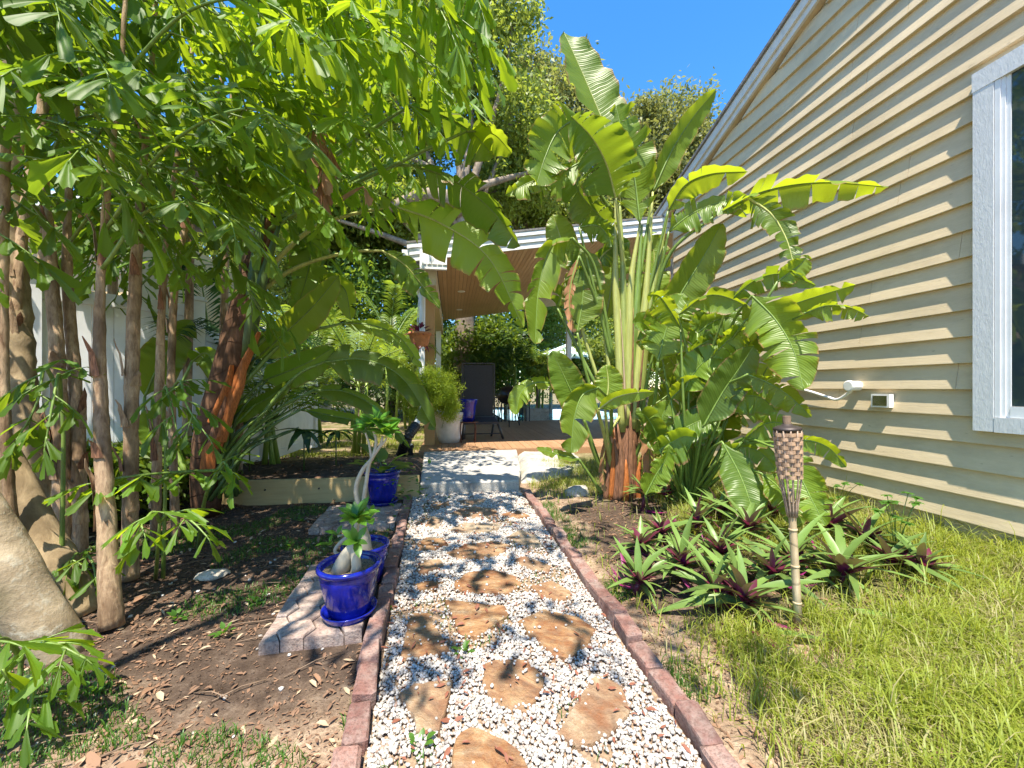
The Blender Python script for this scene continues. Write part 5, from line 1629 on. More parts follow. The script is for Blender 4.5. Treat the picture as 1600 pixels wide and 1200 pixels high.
fish('far fishtail palm stem half hidden behind the slender stems', [G(275, 840), P(270, 700, 3.7), P(268, 560, 3.8), P(280, 400, 3.9), P(330, 200, 4.0), P(370, 20, 4.0)], [.05, .045, .042, .04, .034, .028],
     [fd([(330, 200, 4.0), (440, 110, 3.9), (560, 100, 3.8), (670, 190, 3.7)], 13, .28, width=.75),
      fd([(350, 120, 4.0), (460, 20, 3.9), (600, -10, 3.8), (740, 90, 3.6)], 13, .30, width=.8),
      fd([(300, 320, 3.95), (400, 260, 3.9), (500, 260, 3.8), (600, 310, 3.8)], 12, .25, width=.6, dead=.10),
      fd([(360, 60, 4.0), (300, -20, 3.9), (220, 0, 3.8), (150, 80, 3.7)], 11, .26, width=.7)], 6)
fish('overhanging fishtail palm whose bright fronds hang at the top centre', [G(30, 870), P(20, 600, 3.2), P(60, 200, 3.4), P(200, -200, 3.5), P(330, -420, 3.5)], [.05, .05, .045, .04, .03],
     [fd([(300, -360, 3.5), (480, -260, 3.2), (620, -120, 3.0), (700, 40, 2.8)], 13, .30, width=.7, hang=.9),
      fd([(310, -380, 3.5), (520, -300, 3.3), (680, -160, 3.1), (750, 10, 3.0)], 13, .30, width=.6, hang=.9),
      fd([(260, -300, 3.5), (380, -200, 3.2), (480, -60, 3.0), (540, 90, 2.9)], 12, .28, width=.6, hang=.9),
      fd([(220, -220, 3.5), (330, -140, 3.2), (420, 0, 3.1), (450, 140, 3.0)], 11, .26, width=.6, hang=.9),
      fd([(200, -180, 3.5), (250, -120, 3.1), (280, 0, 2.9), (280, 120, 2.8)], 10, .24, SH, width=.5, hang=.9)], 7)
# palms further back in the clump, their leaflets too small and crowded to tell apart
def far_fish(label, px, d, seed, fr_list, mat=SH, sides=(-1, 1), rmin=120, rmax=230, ymax=380):
    t = thing('fishtail_palm', Vector((P(px, 700, d).x, P(px, 700, d).y, 0)), label, 'palm', 'fishtail palms further back')
    b = Vector((P(px, 700, d).x, P(px, 700, d).y, 0))
    stem(t, [b, P(px + 5, 500, d), P(px + 12, 250, d), P(px + 30, -50, d)], [.05, .045, .03, .02])
    r = random.Random(seed)
    for k in range(fr_list):
        y0 = r.uniform(-80, ymax); x0 = px + 20
        s = r.choice(sides); reach = r.uniform(rmin, rmax)
        x1 = x0 + s * reach
        f_ = fish_frond(t, [P(x0, y0, d), P(x0 + s * reach * .35, y0 - 70, d - r.uniform(-.2, .5)), P(x0 + s * reach * .75, y0 - 50, d - r.uniform(-.3, .8)), P(x1, y0 + 30, d - r.uniform(-.3, 1.0))], 11, .24, mat, seed * 40 + k, .65, 5, .55, joined=True)
    return t
far_fish('shaded fishtail palm behind the mossy stem, high over the fence', 60, 4.2, 201, 13, ymax=520)
far_fish('shaded fishtail palm filling the gap above the fence panel', 170, 4.4, 202, 13, ymax=500)
far_fish('fishtail palm behind the thin pale stem near the fence post', 290, 4.8, 203, 14, ymax=500)
far_fish('sunlit fishtail palm behind the leaning plant crown', 345, 5.2, 204, 9, 'fishtail', (1,), 150, 290, 330)
far_fish('sunlit fishtail palm farthest right in the clump top', 372, 5.5, 205, 8, 'fishtail', (1,), 220, 380, 220)
far_fish('near shaded fishtail palm cut by the left picture edge', -60, 2.6, 206, 7)
ov = thing('fishtail_palm', (-2.6, .4, 0), 'tall fishtail palm arching over the path from beside the viewer', 'palm', 'fishtail palms further back')
stem(ov, [(-2.6, .4, 0), (-2.5, .5, 2.0), (-2.2, .6, 4.0), (-1.9, .7, 5.2)], [.07, .06, .045, .03])
ro = random.Random(91)
for k in range(9):
    a = Vector((-1.95, .7, 5.1)) + Vector((0, 0, ro.uniform(-.7, .2)))
    tx = ro.uniform(-1.8, 1.15); ty = ro.uniform(-.9, 2.4); tz = ro.uniform(4.3, 5.3)
    if ty > 1.6: tz += .5
    e = Vector((tx, ty, tz))
    fish_frond(ov, [a, a.lerp(e, .4) + Vector((0, 0, .5)), a.lerp(e, .75) + Vector((0, 0, .35)), e], 11, .22, 'fishtail', 700 + k, .55, 5, .5, joined=True)
for i_, (x0, y0, x1, y1, dd, lab) in enumerate(((95, 620, 20, 700, 2.5, 'dark young fishtail shoot among the left stems'), (255, 640, 330, 690, 2.9, 'low fishtail shoot below the dark paddle leaf'))):
    t = thing('fishtail_seedling', Vector((P(x0, 850, dd).x, P(x0, 850, dd).y, 0)), lab, 'palm', 'young fishtail seedlings')
    stem(t, [Vector((P(x0, 850, dd).x, P(x0, 850, dd).y, 0)), P(x0 + 4, 700, dd), P(x0, y0, dd)], [.014, .011, .008], 'petiole', 6, 10, 'stem')
    sg_ = 1 if x1 > x0 else -1
    for q in range(2):
        fish_frond(t, [P(x0, y0 + 15 * q, dd), P(x0 + sg_ * (25 - 22 * q), y0 - 45 + 10 * q, dd - .1), P((x0 + x1) / 2 - 25 * q * sg_, (y0 + y1) / 2 - 30, dd - .2), P(x1 - 50 * q * sg_, y1, dd - .25)], 5, .13, SH, 810 + i_ * 5 + q, .24, 5, .45, start=.2)
# dead brown leaf hanging in the fronds
dl = thing('dead_frond', P(500, 200, 3.3), 'withered pinkish brown frond hanging among the green palm leaves', 'dead frond')
fish_frond(dl, [P(470, 170, 3.3), P(490, 200, 3.25), P(500, 240, 3.2), P(505, 285, 3.2)], 7, .2, 'dead_leaf', 77, .22, 4, 1.4)
# near sprigs
sg = thing('fishtail_seedling', G(250, 900), 'young bright fishtail seedling in front of the stems', 'palm', 'young fishtail seedlings')
stem(sg, [G(243, 905), P(247, 850, 2.6), P(250, 810, 2.55)], [.012, .01, .008], 'petiole', 6, 8, 'stem')
fish_frond(sg, [P(250, 815, 2.55), P(240, 800, 2.45), P(225, 815, 2.35), P(205, 850, 2.3)], 4, .15, 'fishtail', 61, .16, 4, .3, start=.3)
fish_frond(sg, [P(250, 815, 2.55), P(270, 800, 2.5), P(300, 815, 2.45), P(325, 840, 2.4)], 4, .14, 'fishtail', 62, .16, 4, .3, start=.3)
sg2 = thing('fishtail_seedling', G(300, 880), 'low bright green fishtail frond reaching across below the leaning plant', 'palm', 'young fishtail seedlings')
stem(sg2, [G(310, 860), P(320, 780, 3.0), P(340, 735, 2.9)], [.016, .012, .01], 'petiole', 6, 8, 'stem')
fish_frond(sg2, [P(340, 735, 2.9), P(270, 738, 2.7), P(200, 745, 2.5), P(130, 758, 2.4)], 9, .15, 'fishtail', 63, .22, 4, .35, start=.1)
fish_frond(sg2, [P(340, 735, 2.9), P(350, 722, 2.9), P(358, 735, 2.85), P(362, 755, 2.8)], 4, .13, 'fishtail', 64, .16, 4, .3, start=.1)
sg3 = thing('fishtail_seedling', G(40, 1110), 'dark fishtail sprig at the lower left corner by the thick trunk', 'palm', 'young fishtail seedlings')
stem(sg3, [G(20, 1150), P(30, 1060, 1.75), P(35, 1020, 1.75)], [.012, .01, .008], 'petiole', 6, 8, 'stem')
fish_frond(sg3, [P(35, 1020, 1.75), P(60, 1005, 1.7), P(95, 1010, 1.65), P(135, 1030, 1.65)], 5, .13, 'fishtail', 65, .14, 4, .4, start=.1)
fish_frond(sg3, [P(35, 1030, 1.75), P(10, 1000, 1.6), P(-10, 1010, 1.5), P(10, 1060, 1.5)], 5, .13, 'fishtail', 66, .15, 4, .4, start=.1)
fish_frond(sg3, [P(35, 1060, 1.75), P(50, 1060, 1.6), P(50, 1090, 1.55), P(45, 1120, 1.5)], 4, .12, SH, 67, .14, 4, .5, start=.1)
sg4 = thing('fishtail_seedling', G(128, 930), 'small dark fishtail shoot between the trunk bases', 'palm', 'young fishtail seedlings')
stem(sg4, [G(128, 930), P(128, 900, 2.6), P(126, 875, 2.6)], [.01, .009, .007], 'petiole', 6, 8, 'stem')
fish_frond(sg4, [P(126, 878, 2.6), P(120, 865, 2.55), P(112, 875, 2.5), P(104, 900, 2.45)], 4, .11, SH, 68, .14, 4, .4, start=.1)
fish_frond(sg4, [P(126, 878, 2.6), P(136, 868, 2.55), P(145, 880, 2.5), P(150, 905, 2.45)], 4, .11, SH, 69, .14, 4, .4, start=.1)

# ---- thick palm trunks at the left edge
pt = thing('palm_tree', G(80, 895), 'thick ringed grey-brown palm trunk at the left edge', 'palm')
stem(pt, [G(85, 905), P(62, 800, 3.2), P(38, 690, 3.2), P(24, 560, 3.25), P(14, 400, 3.3), P(5, 200, 3.3), P(0, -100, 3.3)], [.15, .125, .115, .11, .105, .10, .09], 'palm_trunk', 18, 26, ring=.20)
pt2 = thing('palm_tree', G(105, 1000), 'big smooth tan trunk base leaning out of the lower left corner', 'palm')
stem(pt2, [G(104, 1028, -.06), P(45, 950, 2.07), P(-10, 868, 2.02), P(-65, 787, 1.98), P(-175, 625, 1.95), P(-330, 400, 1.9)], [.11, .120, .128, .130, .125, .12], 'lichen', 22, 30)
pt3 = thing('palm_tree', G(128, 960), 'dark leaning trunk just behind the big smooth trunk base', 'palm')
stem(pt3, [G(122, 965, -.05), P(95, 900, 2.5), P(55, 830, 2.5), P(0, 720, 2.5), P(-60, 600, 2.5)], [.10, .11, .11, .10, .09], 'palm_trunk', 16, 20)
pt4 = thing('palm_tree', P(34, 930, 2.4), 'slender pale ringed stem at the extreme left edge', 'palm')
stem(pt4, [P(34, 930, 2.4), P(14, 760, 2.35), P(6, 580, 2.35), P(6, 400, 2.35), P(10, 200, 2.35)], [.030, .026, .024, .022, .020], 'fish_trunk', 12, 20, ring=.11)

# ---- oyster plants (purple undersides) in the right bed
RH = [lance('leaf', 1.0, .082, .12 + .22 * i, .45, 9, k=.85) for i in range(5)]
for me in RH: me.materials.append(M['rhoeo'])
GR = 'oyster plants in the right bed'
rho = [ # base px, height, leaf length, n, label
 (1003, 800, .16, .30, 13, 'pale upright oyster plant closest to the big trunk foot'),
 (1000, 868, .05, .22, 10, 'small oyster plant at the sandy edge beside the path bricks'),
 (990, 925, .03, .27, 11, 'oyster plant with bright purple heart nearest the path'),
 (1068, 905, .06, .32, 13, 'oyster plant showing one red upright underside leaf'),
 (1085, 838, .08, .30, 12, 'oyster plant in the middle of the bed behind the red-leaved one'),
 (1165, 850, .10, .34, 13, 'tall-leaved oyster plant just left of the torch pole'),
 (1165, 962, .05, .34, 14, 'largest oyster plant with long pale leaves and magenta heart in front'),
 (1120, 885, .06, .30, 11, 'oyster plant tucked behind the largest one'),
 (1290, 850, .12, .32, 12, 'oyster plant right behind the torch pole against the grass'),
 (1315, 918, .06, .34, 12, 'oyster plant with broad pale leaves right of the torch'),
 (1385, 898, .05, .31, 11, 'oyster plant with dark purple centre closest to the house wall'),
 (1235, 900, .05, .30, 11, 'oyster plant at the foot of the torch pole'),
 (1040, 790, .08, .26, 10, 'oyster plant in the shade between the two big plants'),
 (1210, 820, .08, .28, 10, 'oyster plant behind the torch under the torn leaf'),
 (1035, 850, .06, .27, 11, 'oyster plant crowded just left of the bed centre'),
 (1125, 822, .08, .29, 11, 'shaded oyster plant under the drooping dark leaf'),
 (1200, 915, .05, .30, 11, 'low oyster plant between the largest one and the torch'),
 (1345, 868, .07, .32, 12, 'oyster plant at the back of the bed near the sedge'),
 (1430, 905, .04, .28, 10, 'outermost small oyster plant beside the house wall'),
 (1110, 945, .04, .28, 11, 'low oyster plant left of the largest one'),
]
for i, (px, py, h, L, n, lab) in enumerate(rho):
    r = random.Random(900 + i)
    b = G(px, py, .02)
    L *= 1.06; n += 5; h += .04
    t = thing('oyster_plant', b, lab, 'plant', GR)
    c = b + Vector((r.uniform(-.03, .03), -.02, h))
    MB().tube([b + Vector((0, 0, -.03)), b.lerp(c, .5), c], [.022, .02, .018], 7).build('stem', M['purple_leaf'], t, True)
    for k in range(n + 7):
        w = k * 2.399 + r.uniform(-.25, .25); e = 1.15 - 1.0 * (k / (n + 7)) + r.uniform(-.25, .25)
        d_ = Vector((math.cos(w) * math.sin(e), math.sin(w) * math.sin(e), math.cos(e)))
        o = put('leaf', r.choice(RH), frame(c + Vector((0, 0, -.02 + .02 * k / n)), d_, Vector((0, 0, 1)), L * r.uniform(.55, 1.15), r.uniform(-.5, .5)), t)
    for k in range(6):     # the magenta heart and fallen purple lower leaves
        w = k * 1.7; d_ = Vector((math.cos(w) * .5, math.sin(w) * .5, .8))
        put('heart_leaf', random.choice(PUR), frame(c + Vector((0, -.03, .01)), d_, s=r.uniform(.7, 1.1)), t)
    for k in range(3):
        w = r.uniform(0, 6.28)
        put('dry_leaf', r.choice(RH), frame(b + Vector((0, 0, .03)), (math.cos(w), math.sin(w) - .5, -.03), Vector((0, 0, -1)), L * r.uniform(.6, .9)), t)

# long fallen leaves lying towards the grass
for (a, b_, lab) in (((1190, 985), (1300, 1000), 'long green leaf lying on the grass before the torch'), ((1330, 955), (1480, 978), 'long green pointed leaf lying over the grass to the right'), ((1160, 975), (1235, 1025), 'dark purple rotting leaf lying in front of the oyster plants'), ((1400, 890), (1515, 882), 'thin purple leaf tip pointing at the house wall')):
    p0, p1 = G(*a, .07), G(*b_, .07)
    d_ = p1 - p0
    me = lance('leaf', 1.0, .085, .02, .3, 8, k=.7); me.materials.append(M['purple_leaf'] if 'purple' in lab else M['rhoeo'])
    o = put('fallen_leaf', me, frame(p0, d_, s=d_.length), None)
    tag(o, lab, 'leaf')

# ---- grass
def blades(name, pts, hts, wid, mats, label, lean=.55, seed=2):
    g = np.random.default_rng(seed); n = len(pts)
    p = np.array(pts); h = np.array(hts)
    ang = g.uniform(0, 6.283, n); ln = g.uniform(.1, 1, n) * lean
    d = np.stack([np.cos(ang), np.sin(ang), np.zeros(n)], 1)
    s = np.stack([-np.sin(ang), np.cos(ang), np.zeros(n)], 1) * (wid * g.uniform(.6, 1.3, n))[:, None]
    up = np.array([0, 0, 1.0])
    m1 = p + d * (h * ln * .30)[:, None] + up * (h * .55)[:, None]
    m2 = p + d * (h * ln * .72)[:, None] + up * (h * .86)[:, None] * (1 - .25 * ln)[:, None]
    tp_ = p + d * (h * ln * 1.25)[:, None] + up * (h * (1.0 - .45 * ln))[:, None]
    V = np.stack([p - s, p + s, m1 - s * .9, m1 + s * .9, m2 - s * .6, m2 + s * .6, tp_ - s * .08, tp_ + s * .08], 1).reshape(-1, 3)
    b = (np.arange(n) * 8)[:, None]
    Q = np.concatenate([b + np.array([[0, 1, 3, 2]]), b + np.array([[2, 3, 5, 4]]), b + np.array([[4, 5, 7, 6]])], 0)
    o = mesh_np(name, V, Q, mats, None, True)
    return tag(o, label, 'grass', None, 'stuff')

rg = random.Random(21)
gp_, gh, dp_, dh = [], [], [], []
def bare(x, y):
    return noise.noise(Vector((x * 1.1 + 3, y * 1.1, 5.5)))
while len(gp_) < 60000:
    y = .9 + 6.0 * rg.random() ** 1.5; x = rg.uniform(1.08, HX + .02)
    b = bare(x, y)
    edge = (x - 1.1) / .7
    thr = -.12 if x > 2.0 else .05
    if y < 2.4 and x < 1.9 and rg.random() < min(.94, max(0, (1.34 + .55 * b + .25 * noise.noise(Vector((x * 4, y * 4, 6))) - x) / .42)): continue
    if x < 2.35 and 2.1 < y < 5.2 and rg.random() < (.93 if b < .15 else .55): continue
    if b < thr - .1 and rg.random() < .75: continue
    if edge < 1 and rg.random() > .25 + .75 * edge: continue
    cl = noise.noise(Vector((x * 6, y * 6, 2)))
    if cl < -.15 and rg.random() < .65: continue
    z = gheight(x, y)
    h = rg.uniform(.04, .13) * (1 + 1.1 * max(0, cl)) * (1.5 if x > HX - .5 else 1)
    if rg.random() < .07: h *= 1.8
    if rg.random() < (.62 if noise.noise(Vector((x * 1.9, y * 1.9, 12))) > .12 else .2): dp_.append((x, y, z)); dh.append(h * .8)
    else: gp_.append((x, y, z)); gh.append(h)
blades('lawn_grass', gp_, gh, .0028, M['grass'], 'sunlit yellow-green grass between the path and the house', .95, 2)
blades('dry_grass', dp_, dh, .0026, M['grass_dry'], 'straw-coloured dry grass mixed into the lawn', 1.3, 3)
# dry thatch lying flat under the lawn
g = np.random.default_rng(11)
# sparse tufts and weeds on the left soil and along the brick edging
tp2, th2 = [], []
for _ in range(40000):
    y = rg.uniform(1.15, 5.0); x = rg.uniform(-3.2, -.42)
    b = noise.noise(Vector((x * 2.1, y * 2.1, 9.5)))
    near = y < 2.3
    if -1.06 < x < -.45 and 2.2 < y < 3.3: continue
    if b < (-.12 if near else .18): continue
    tp2.append((x, y, gheight(x, y))); th2.append(rg.uniform(.02, .055) * (1.0 if near else .8))
for _ in range(3200):
    y = rg.uniform(1.2, 5.0); x = RIGHT + .13 + abs(rg.gauss(0, .10)); b = noise.noise(Vector((x * 3, y * 3, 4)))
    if b < .0: continue
    tp2.append((x, y, gheight(x, y))); th2.append(rg.uniform(.02, .06))
for _ in range(2600):
    y = rg.uniform(1.1, 5.2); x = rg.uniform(left_edge(y), RIGHT); b = noise.noise(Vector((x * 2.3, y * 2.3, 8.8)))
    if b > -.26 or on_stone(x, y): continue
    tp2.append((x, y, 0)); th2.append(rg.uniform(.02, .05))
blades('weedy_grass', tp2, th2, .0024, M['weed'], 'low weedy grass tufts in the soil and along the bricks', .9, 4)
# turf beyond the fence of plants, sunlit
fp, fh = [], []
for _ in range(9000):
    x = rg.uniform(-7, -.7); y = rg.uniform(8.2, 13)
    if noise.noise(Vector((x, y, 1))) < -.05: continue
    fp.append((x, y, -.01)); fh.append(rg.uniform(.05, .13))
blades('rear_lawn', fp, fh, .007, M['grass'], 'sunny patch of lawn behind the raised bed', .8, 6)

# small weeds with round leaves
WL = [lance('leaf', 1.0, .32, .2, .2, 5, k=.8) for _ in range(2)]
for me in WL: me.materials.append(M['weed'])
wd = [((470, 815), 'clover-like weed in the bare soil beyond the paver pad'), ((275, 968), 'small dark weed on the soil below the palm stems'), ((350, 990), 'tiny bright weed seedling left of the paver pad'), ((400, 940), 'low weed tuft beside the left edge of the paver pad'), ((598, 955), 'bright green weed growing between the pavers and bricks'), ((145, 1080), 'weed sprig on the litter near the lower left sprig'), ((452, 855), 'lone weed seedling in the soil near the pots'), ((725, 1020), 'weed at the gravel edge by a flagstone'), ((655, 1165), 'weed clump in the gravel at the bottom of the path'), ((700, 780), 'weed at the foot of the concrete step')]
for i, ((px, py), lab) in enumerate(wd):
    b = G(px, py); b.z = gheight(b.x, b.y)
    t = thing('weed', b, lab, 'weed', 'small weeds')
    for k in range(14):
        w = k * 2.4; e = random.uniform(.3, 1.3)
        d_ = Vector((math.cos(w) * math.sin(e), math.sin(w) * math.sin(e), math.cos(e)))
        put('leaf', random.choice(WL), frame(b + d_ * random.uniform(.005, .045) + Vector((0, 0, .005)), d_ + Vector((0, 0, -.2)), s=random.uniform(.022, .045)), t)

# papyrus-like grass heads by the wall
for i, (px, py, top, lab) in enumerate(((1400, 870, 775, 'wiry tall sedge in seed against the house wall'), (1310, 800, 762, 'shorter wiry sedge under the siding near the torch'))):
    b = G(px, py, .05); d0 = (EYE - .05) * F / (py - 605)
    t = thing('sedge', b, lab, 'plant', 'sedges by the wall')
    for k in range(9):
        e = P(px + random.uniform(-45, 40), top + random.uniform(-8, 45), d0 * random.uniform(.93, 1.0))
        MB().tube(bezier([b, b.lerp(e, .55) + Vector((0, 0, .05)), e], 8), .0028, 5).build('stalk', M['petiole'], t, True)
        for q in range(9):
            w = q * .7; put('leaf', WEED[q % 2], frame(e, (math.cos(w), math.sin(w), random.uniform(-.1, .5)), s=random.uniform(.7, 1.2)), t)

# ---- fallen leaves and twigs
def litter(name, pts, L, mat, label, aspect=.32, seed=5):
    g = np.random.default_rng(seed); n = len(pts); p = np.array(pts)
    ang = g.uniform(0, 6.283, n); L = L * g.uniform(.5, 1.4, n)
    tilt = g.uniform(-.25, .35, n)
    a = np.stack([np.cos(ang) * np.cos(tilt), np.sin(ang) * np.cos(tilt), np.sin(tilt)], 1)
    s = np.stack([-np.sin(ang), np.cos(ang), g.uniform(-.4, .4, n)], 1)
    w = (L * aspect * g.uniform(.6, 1.3, n))[:, None] * .5; L = L[:, None]
    curl = g.uniform(-.05, .22, n)[:, None] * L; up = np.array([0, 0, 1.0])
    p = p + up * .006
    V = np.stack([p, p + a * L * .35 + s * w + up * curl, p + a * L * .35 + up * curl * .3, p + a * L * .35 - s * w + up * curl, p + a * L * .75 + s * w * .7 + up * curl, p + a * L * .75 + up * curl * .4, p + a * L * .75 - s * w * .7 + up * curl, p + a * L], 1).reshape(-1, 3)
    b = (np.arange(n) * 8)[:, None]
    q4 = np.concatenate([b + np.array([[1, 4, 5, 2]]), b + np.array([[2, 5, 6, 3]]), b + np.array([[0, 1, 2, 2]]), b + np.array([[0, 2, 3, 3]]), b + np.array([[4, 7, 5, 5]]), b + np.array([[5, 7, 6, 6]])], 0)
    tri = np.concatenate([q4[:, [0, 1, 2]], q4[:2 * n][:, [0, 2, 3]]], 0)
    o = mesh_np(name, V, tri, mat, None, False)
    return tag(o, label, 'fallen leaves', None, 'stuff')

def lpts(n, x0, x1, y0, y1, seed, path_ok=False):
    r = random.Random(seed); out = []
    while len(out) < n:
        x = r.uniform(x0, x1); y = y0 + (y1 - y0) * r.random() ** 1.2
        if -1.04 < x < -.5 and 2.25 < y < 3.25 and r.random() < .95: continue
        if not path_ok and left_edge(y) - .08 < x < RIGHT + .1 and y < 5.2: continue
        if noise.noise(Vector((x * 1.6, y * 1.6, 7))) < -.2 and r.random() < .6: continue
        on = path_ok and on_stone(x, y)
        out.append((x, y, (.026 if on else .014) if path_ok else gheight(x, y)))
    return out
litter('soil_leaf_litter', lpts(3600, -4.2, -.42, 1.0, 5.0, 31), .040, M['litter'], 'brown fallen leaves covering the soil under the palms', .34, 31)
litter('pale_leaf_litter', lpts(700, -4.0, -.42, 1.0, 5.0, 32), .050, M['litter_pale'], 'pale dry fallen leaves scattered on the soil', .30, 32)
litter('path_leaf_litter', lpts(420, -.35, .92, 1.0, 5.2, 33, True), .040, M['litter_red'], 'reddish fallen leaves scattered over the gravel path', .34, 33)
litter('bed_leaf_litter', lpts(1900, 1.08, 3.2, 1.1, 6.0, 34), .036, M['litter'], 'brown leaf litter in the planting bed on the right', .36, 34)
litter('raised_bed_litter', lpts(900, -4.5, -.5, 5.05, 8.5, 35), .08, M['litter'], 'brown leaf litter in the raised bed', .3, 35)
litter('fine_leaf_litter', lpts(15000, -4.0, -.42, 1.0, 5.1, 36), .018, M['litter'], 'crumbled brown leaf fragments covering the soil', .45, 36)
litter('bed_leaf_crumbs', lpts(6000, 1.08, 3.4, 1.1, 5.6, 37), .018, M['litter'], 'crumbled leaf fragments in the bed on the right', .45, 37)
litter('large_leaf_litter', lpts(90, -3.6, -.42, 1.0, 4.6, 38), .085, M['litter'], 'larger curled brown leaves lying on the soil', .38, 38)
cr, cr_r = [], []
rc_ = random.Random(14)
while len(cr) < 9000:
    if rc_.random() < .7: x = rc_.uniform(-3.6, -.42); y = .95 + 4.1 * rc_.random() ** 1.3
    else: x = rc_.uniform(1.05, 2.6); y = .95 + 4.3 * rc_.random() ** 1.3
    if -1.06 < x < -.47 and 2.2 < y < 3.3: continue
    cr.append((x, y, gheight(x, y) + .001)); cr_r.append(.003 + .009 * rc_.random() ** 3)
v, q = scatter_blobs(np.array(cr), np.array(cr_r))
cl_ = mesh_np('soil_crumbs', v, q, M['soil']); tag(cl_, 'loose crumbs and clods of garden soil', 'soil crumbs', None, 'stuff')
rt = random.Random(8)
mb = MB()
for _ in range(70):
    x = rt.uniform(-3.2, -.8); y = rt.uniform(1.4, 4.6)
    if -1.1 < x < -.4 and 2.2 < y < 3.3: continue
    w = rt.gauss(.2, .5); L_ = rt.uniform(.12, .45); z = gheight(x, y) + .008
    a = Vector((x, y, z)); b = a + Vector((math.cos(w) * L_, math.sin(w) * L_ * .6, rt.uniform(0, .03)))
    mb.tube([a, a.lerp(b, .5) + Vector((0, .01, .01)), b], .0028, 5)
tw = mb.build('fallen_twigs', M['twig'], None, True); tag(tw, 'dry twigs and rootlets strewn on the soil', 'twigs', None, 'stuff')

# ================================================================ background planting
def feather(par, pts, L, n, mat, seed, w=.022, droop=.5):
    """one feather-palm frond: stalk with many narrow leaflets, each folded"""
    r = random.Random(seed); S = bezier(pts, 22)
    fr_ = MB().tube(S, [.016 * (1 - .8 * i / 21) for i in range(22)], 5).build('frond', M['petiole'], par, True)
    V, Fc = [], []
    for k in range(n):
        t = .14 + .86 * k / n
        u = t * 21; i0 = min(int(u), 20); p = S[i0].lerp(S[i0 + 1], u - i0); T = (S[i0 + 1] - S[i0]).normalized()
        sd = T.cross(Vector((0, 0, 1)))
        if sd.length < .15: sd = Vector((1, 0, 0))
        sd.normalize()
        for s in (-1, 1):
            ll = L * math.sin(math.pi * min(1, .18 + .80 * t)) ** .7 * r.uniform(.85, 1.1)
            d = (sd * s + T * .65 + Vector((0, 0, .25 + r.uniform(-.15, .15)))).normalized()
            m1 = p + d * ll * .5; e = p + d * ll + Vector((0, 0, -droop * ll * .6))
            wv = T * w * ll / L
            b = len(V)
            V += [p, m1 - wv, m1 + wv, e]
            Fc += [(b, b + 1, b + 2), (b + 1, b + 3, b + 2)]
    mesh('leaflets', V, Fc, M[mat], fr_)['kind'] = 'stuff'


def areca(base, h, label, seed, mat='areca', nf=11, L=.42, ln=1.7, group='feather palms behind the raised bed'):
    r = random.Random(seed)
    t = thing('feather_palm', base, label, 'palm', group)
    for k in range(3):
        a = Vector(base) + Vector((r.uniform(-.15, .15), r.uniform(-.15, .15), -.05)); b = a + Vector((r.uniform(-.2, .2), r.uniform(-.2, .2), h * r.uniform(.6, .95)))
        MB().tube([a, a.lerp(b, .5), b], [.045, .035, .03], 8).build('stem', M['sheath_green'], t, True)
    top = Vector(base) + Vector((0, 0, h * .75))
    for k in range(nf):
        w = k * 2.4 + r.uniform(-.2, .2); el = r.uniform(.25, 1.25)
        d = Vector((math.cos(w) * math.cos(el), math.sin(w) * math.cos(el), math.sin(el)))
        st_ = top + Vector((0, 0, r.uniform(-.4, .25) * h * .6))
        L1 = ln * r.uniform(.8, 1.15)
        feather(t, [st_, st_ + d * L1 * .45, st_ + d * L1 * .8 + Vector((0, 0, -.10 * L1)), st_ + d * L1 + Vector((0, 0, -.32 * L1))], L, 34, mat, seed * 50 + k)

areca(G(560, 705, .1), 1.9, 'bright feather palm behind the raised bed left of the patio', 1)
areca(G(490, 690, .1), 2.6, 'taller feather palm behind the leaning plant', 2, nf=13, ln=2.0)
areca(G(610, 672, .1), 3.0, 'feather palm arching near the patio corner', 3, nf=13, ln=2.2, L=.5)
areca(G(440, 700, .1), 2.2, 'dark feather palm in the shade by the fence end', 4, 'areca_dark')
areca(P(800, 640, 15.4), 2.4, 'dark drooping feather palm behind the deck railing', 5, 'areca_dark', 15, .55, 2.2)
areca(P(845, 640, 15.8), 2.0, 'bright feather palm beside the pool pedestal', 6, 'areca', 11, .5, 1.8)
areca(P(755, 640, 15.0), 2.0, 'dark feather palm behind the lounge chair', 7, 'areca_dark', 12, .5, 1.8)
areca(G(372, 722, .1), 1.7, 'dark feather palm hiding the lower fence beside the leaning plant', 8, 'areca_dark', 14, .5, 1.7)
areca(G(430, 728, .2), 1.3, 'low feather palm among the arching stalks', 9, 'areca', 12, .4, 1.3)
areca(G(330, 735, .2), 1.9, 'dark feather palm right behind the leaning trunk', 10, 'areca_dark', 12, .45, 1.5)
areca(G(640, 668, .1), 2.2, 'bright feather palm just left of the timber post', 11, 'areca', 12, .5, 1.7)
# low dark umbrella-shaped seedlings in the raised bed
for i, (px, py, hh, lab) in enumerate(((475, 735, .55, 'dark umbrella-shaped palm seedling in the raised bed'), (525, 728, .50, 'second dark palm seedling closer to the blue pot'), (390, 735, .7, 'dark palm seedling behind the left end of the timber'))):
    b = G(px, py, .25)
    t = thing('palm_seedling', b, lab, 'palm', 'dark palm seedlings in the raised bed')
    c = b + Vector((0, 0, hh))
    MB().tube([b + Vector((0, 0, -.05)), c], .010, 6).build('stem', M['petiole_dark'], t, True)
    fan = lance('leaf', .42, .045, .45, .25, 7, k=.75)
    for k in range(11):
        w = k * .57 + random.uniform(-.1, .1)
        put('leaf', fan, frame(c, (math.cos(w), math.sin(w), random.uniform(-.15, .35)), s=random.uniform(.8, 1.15)), t, M['areca_dark'])


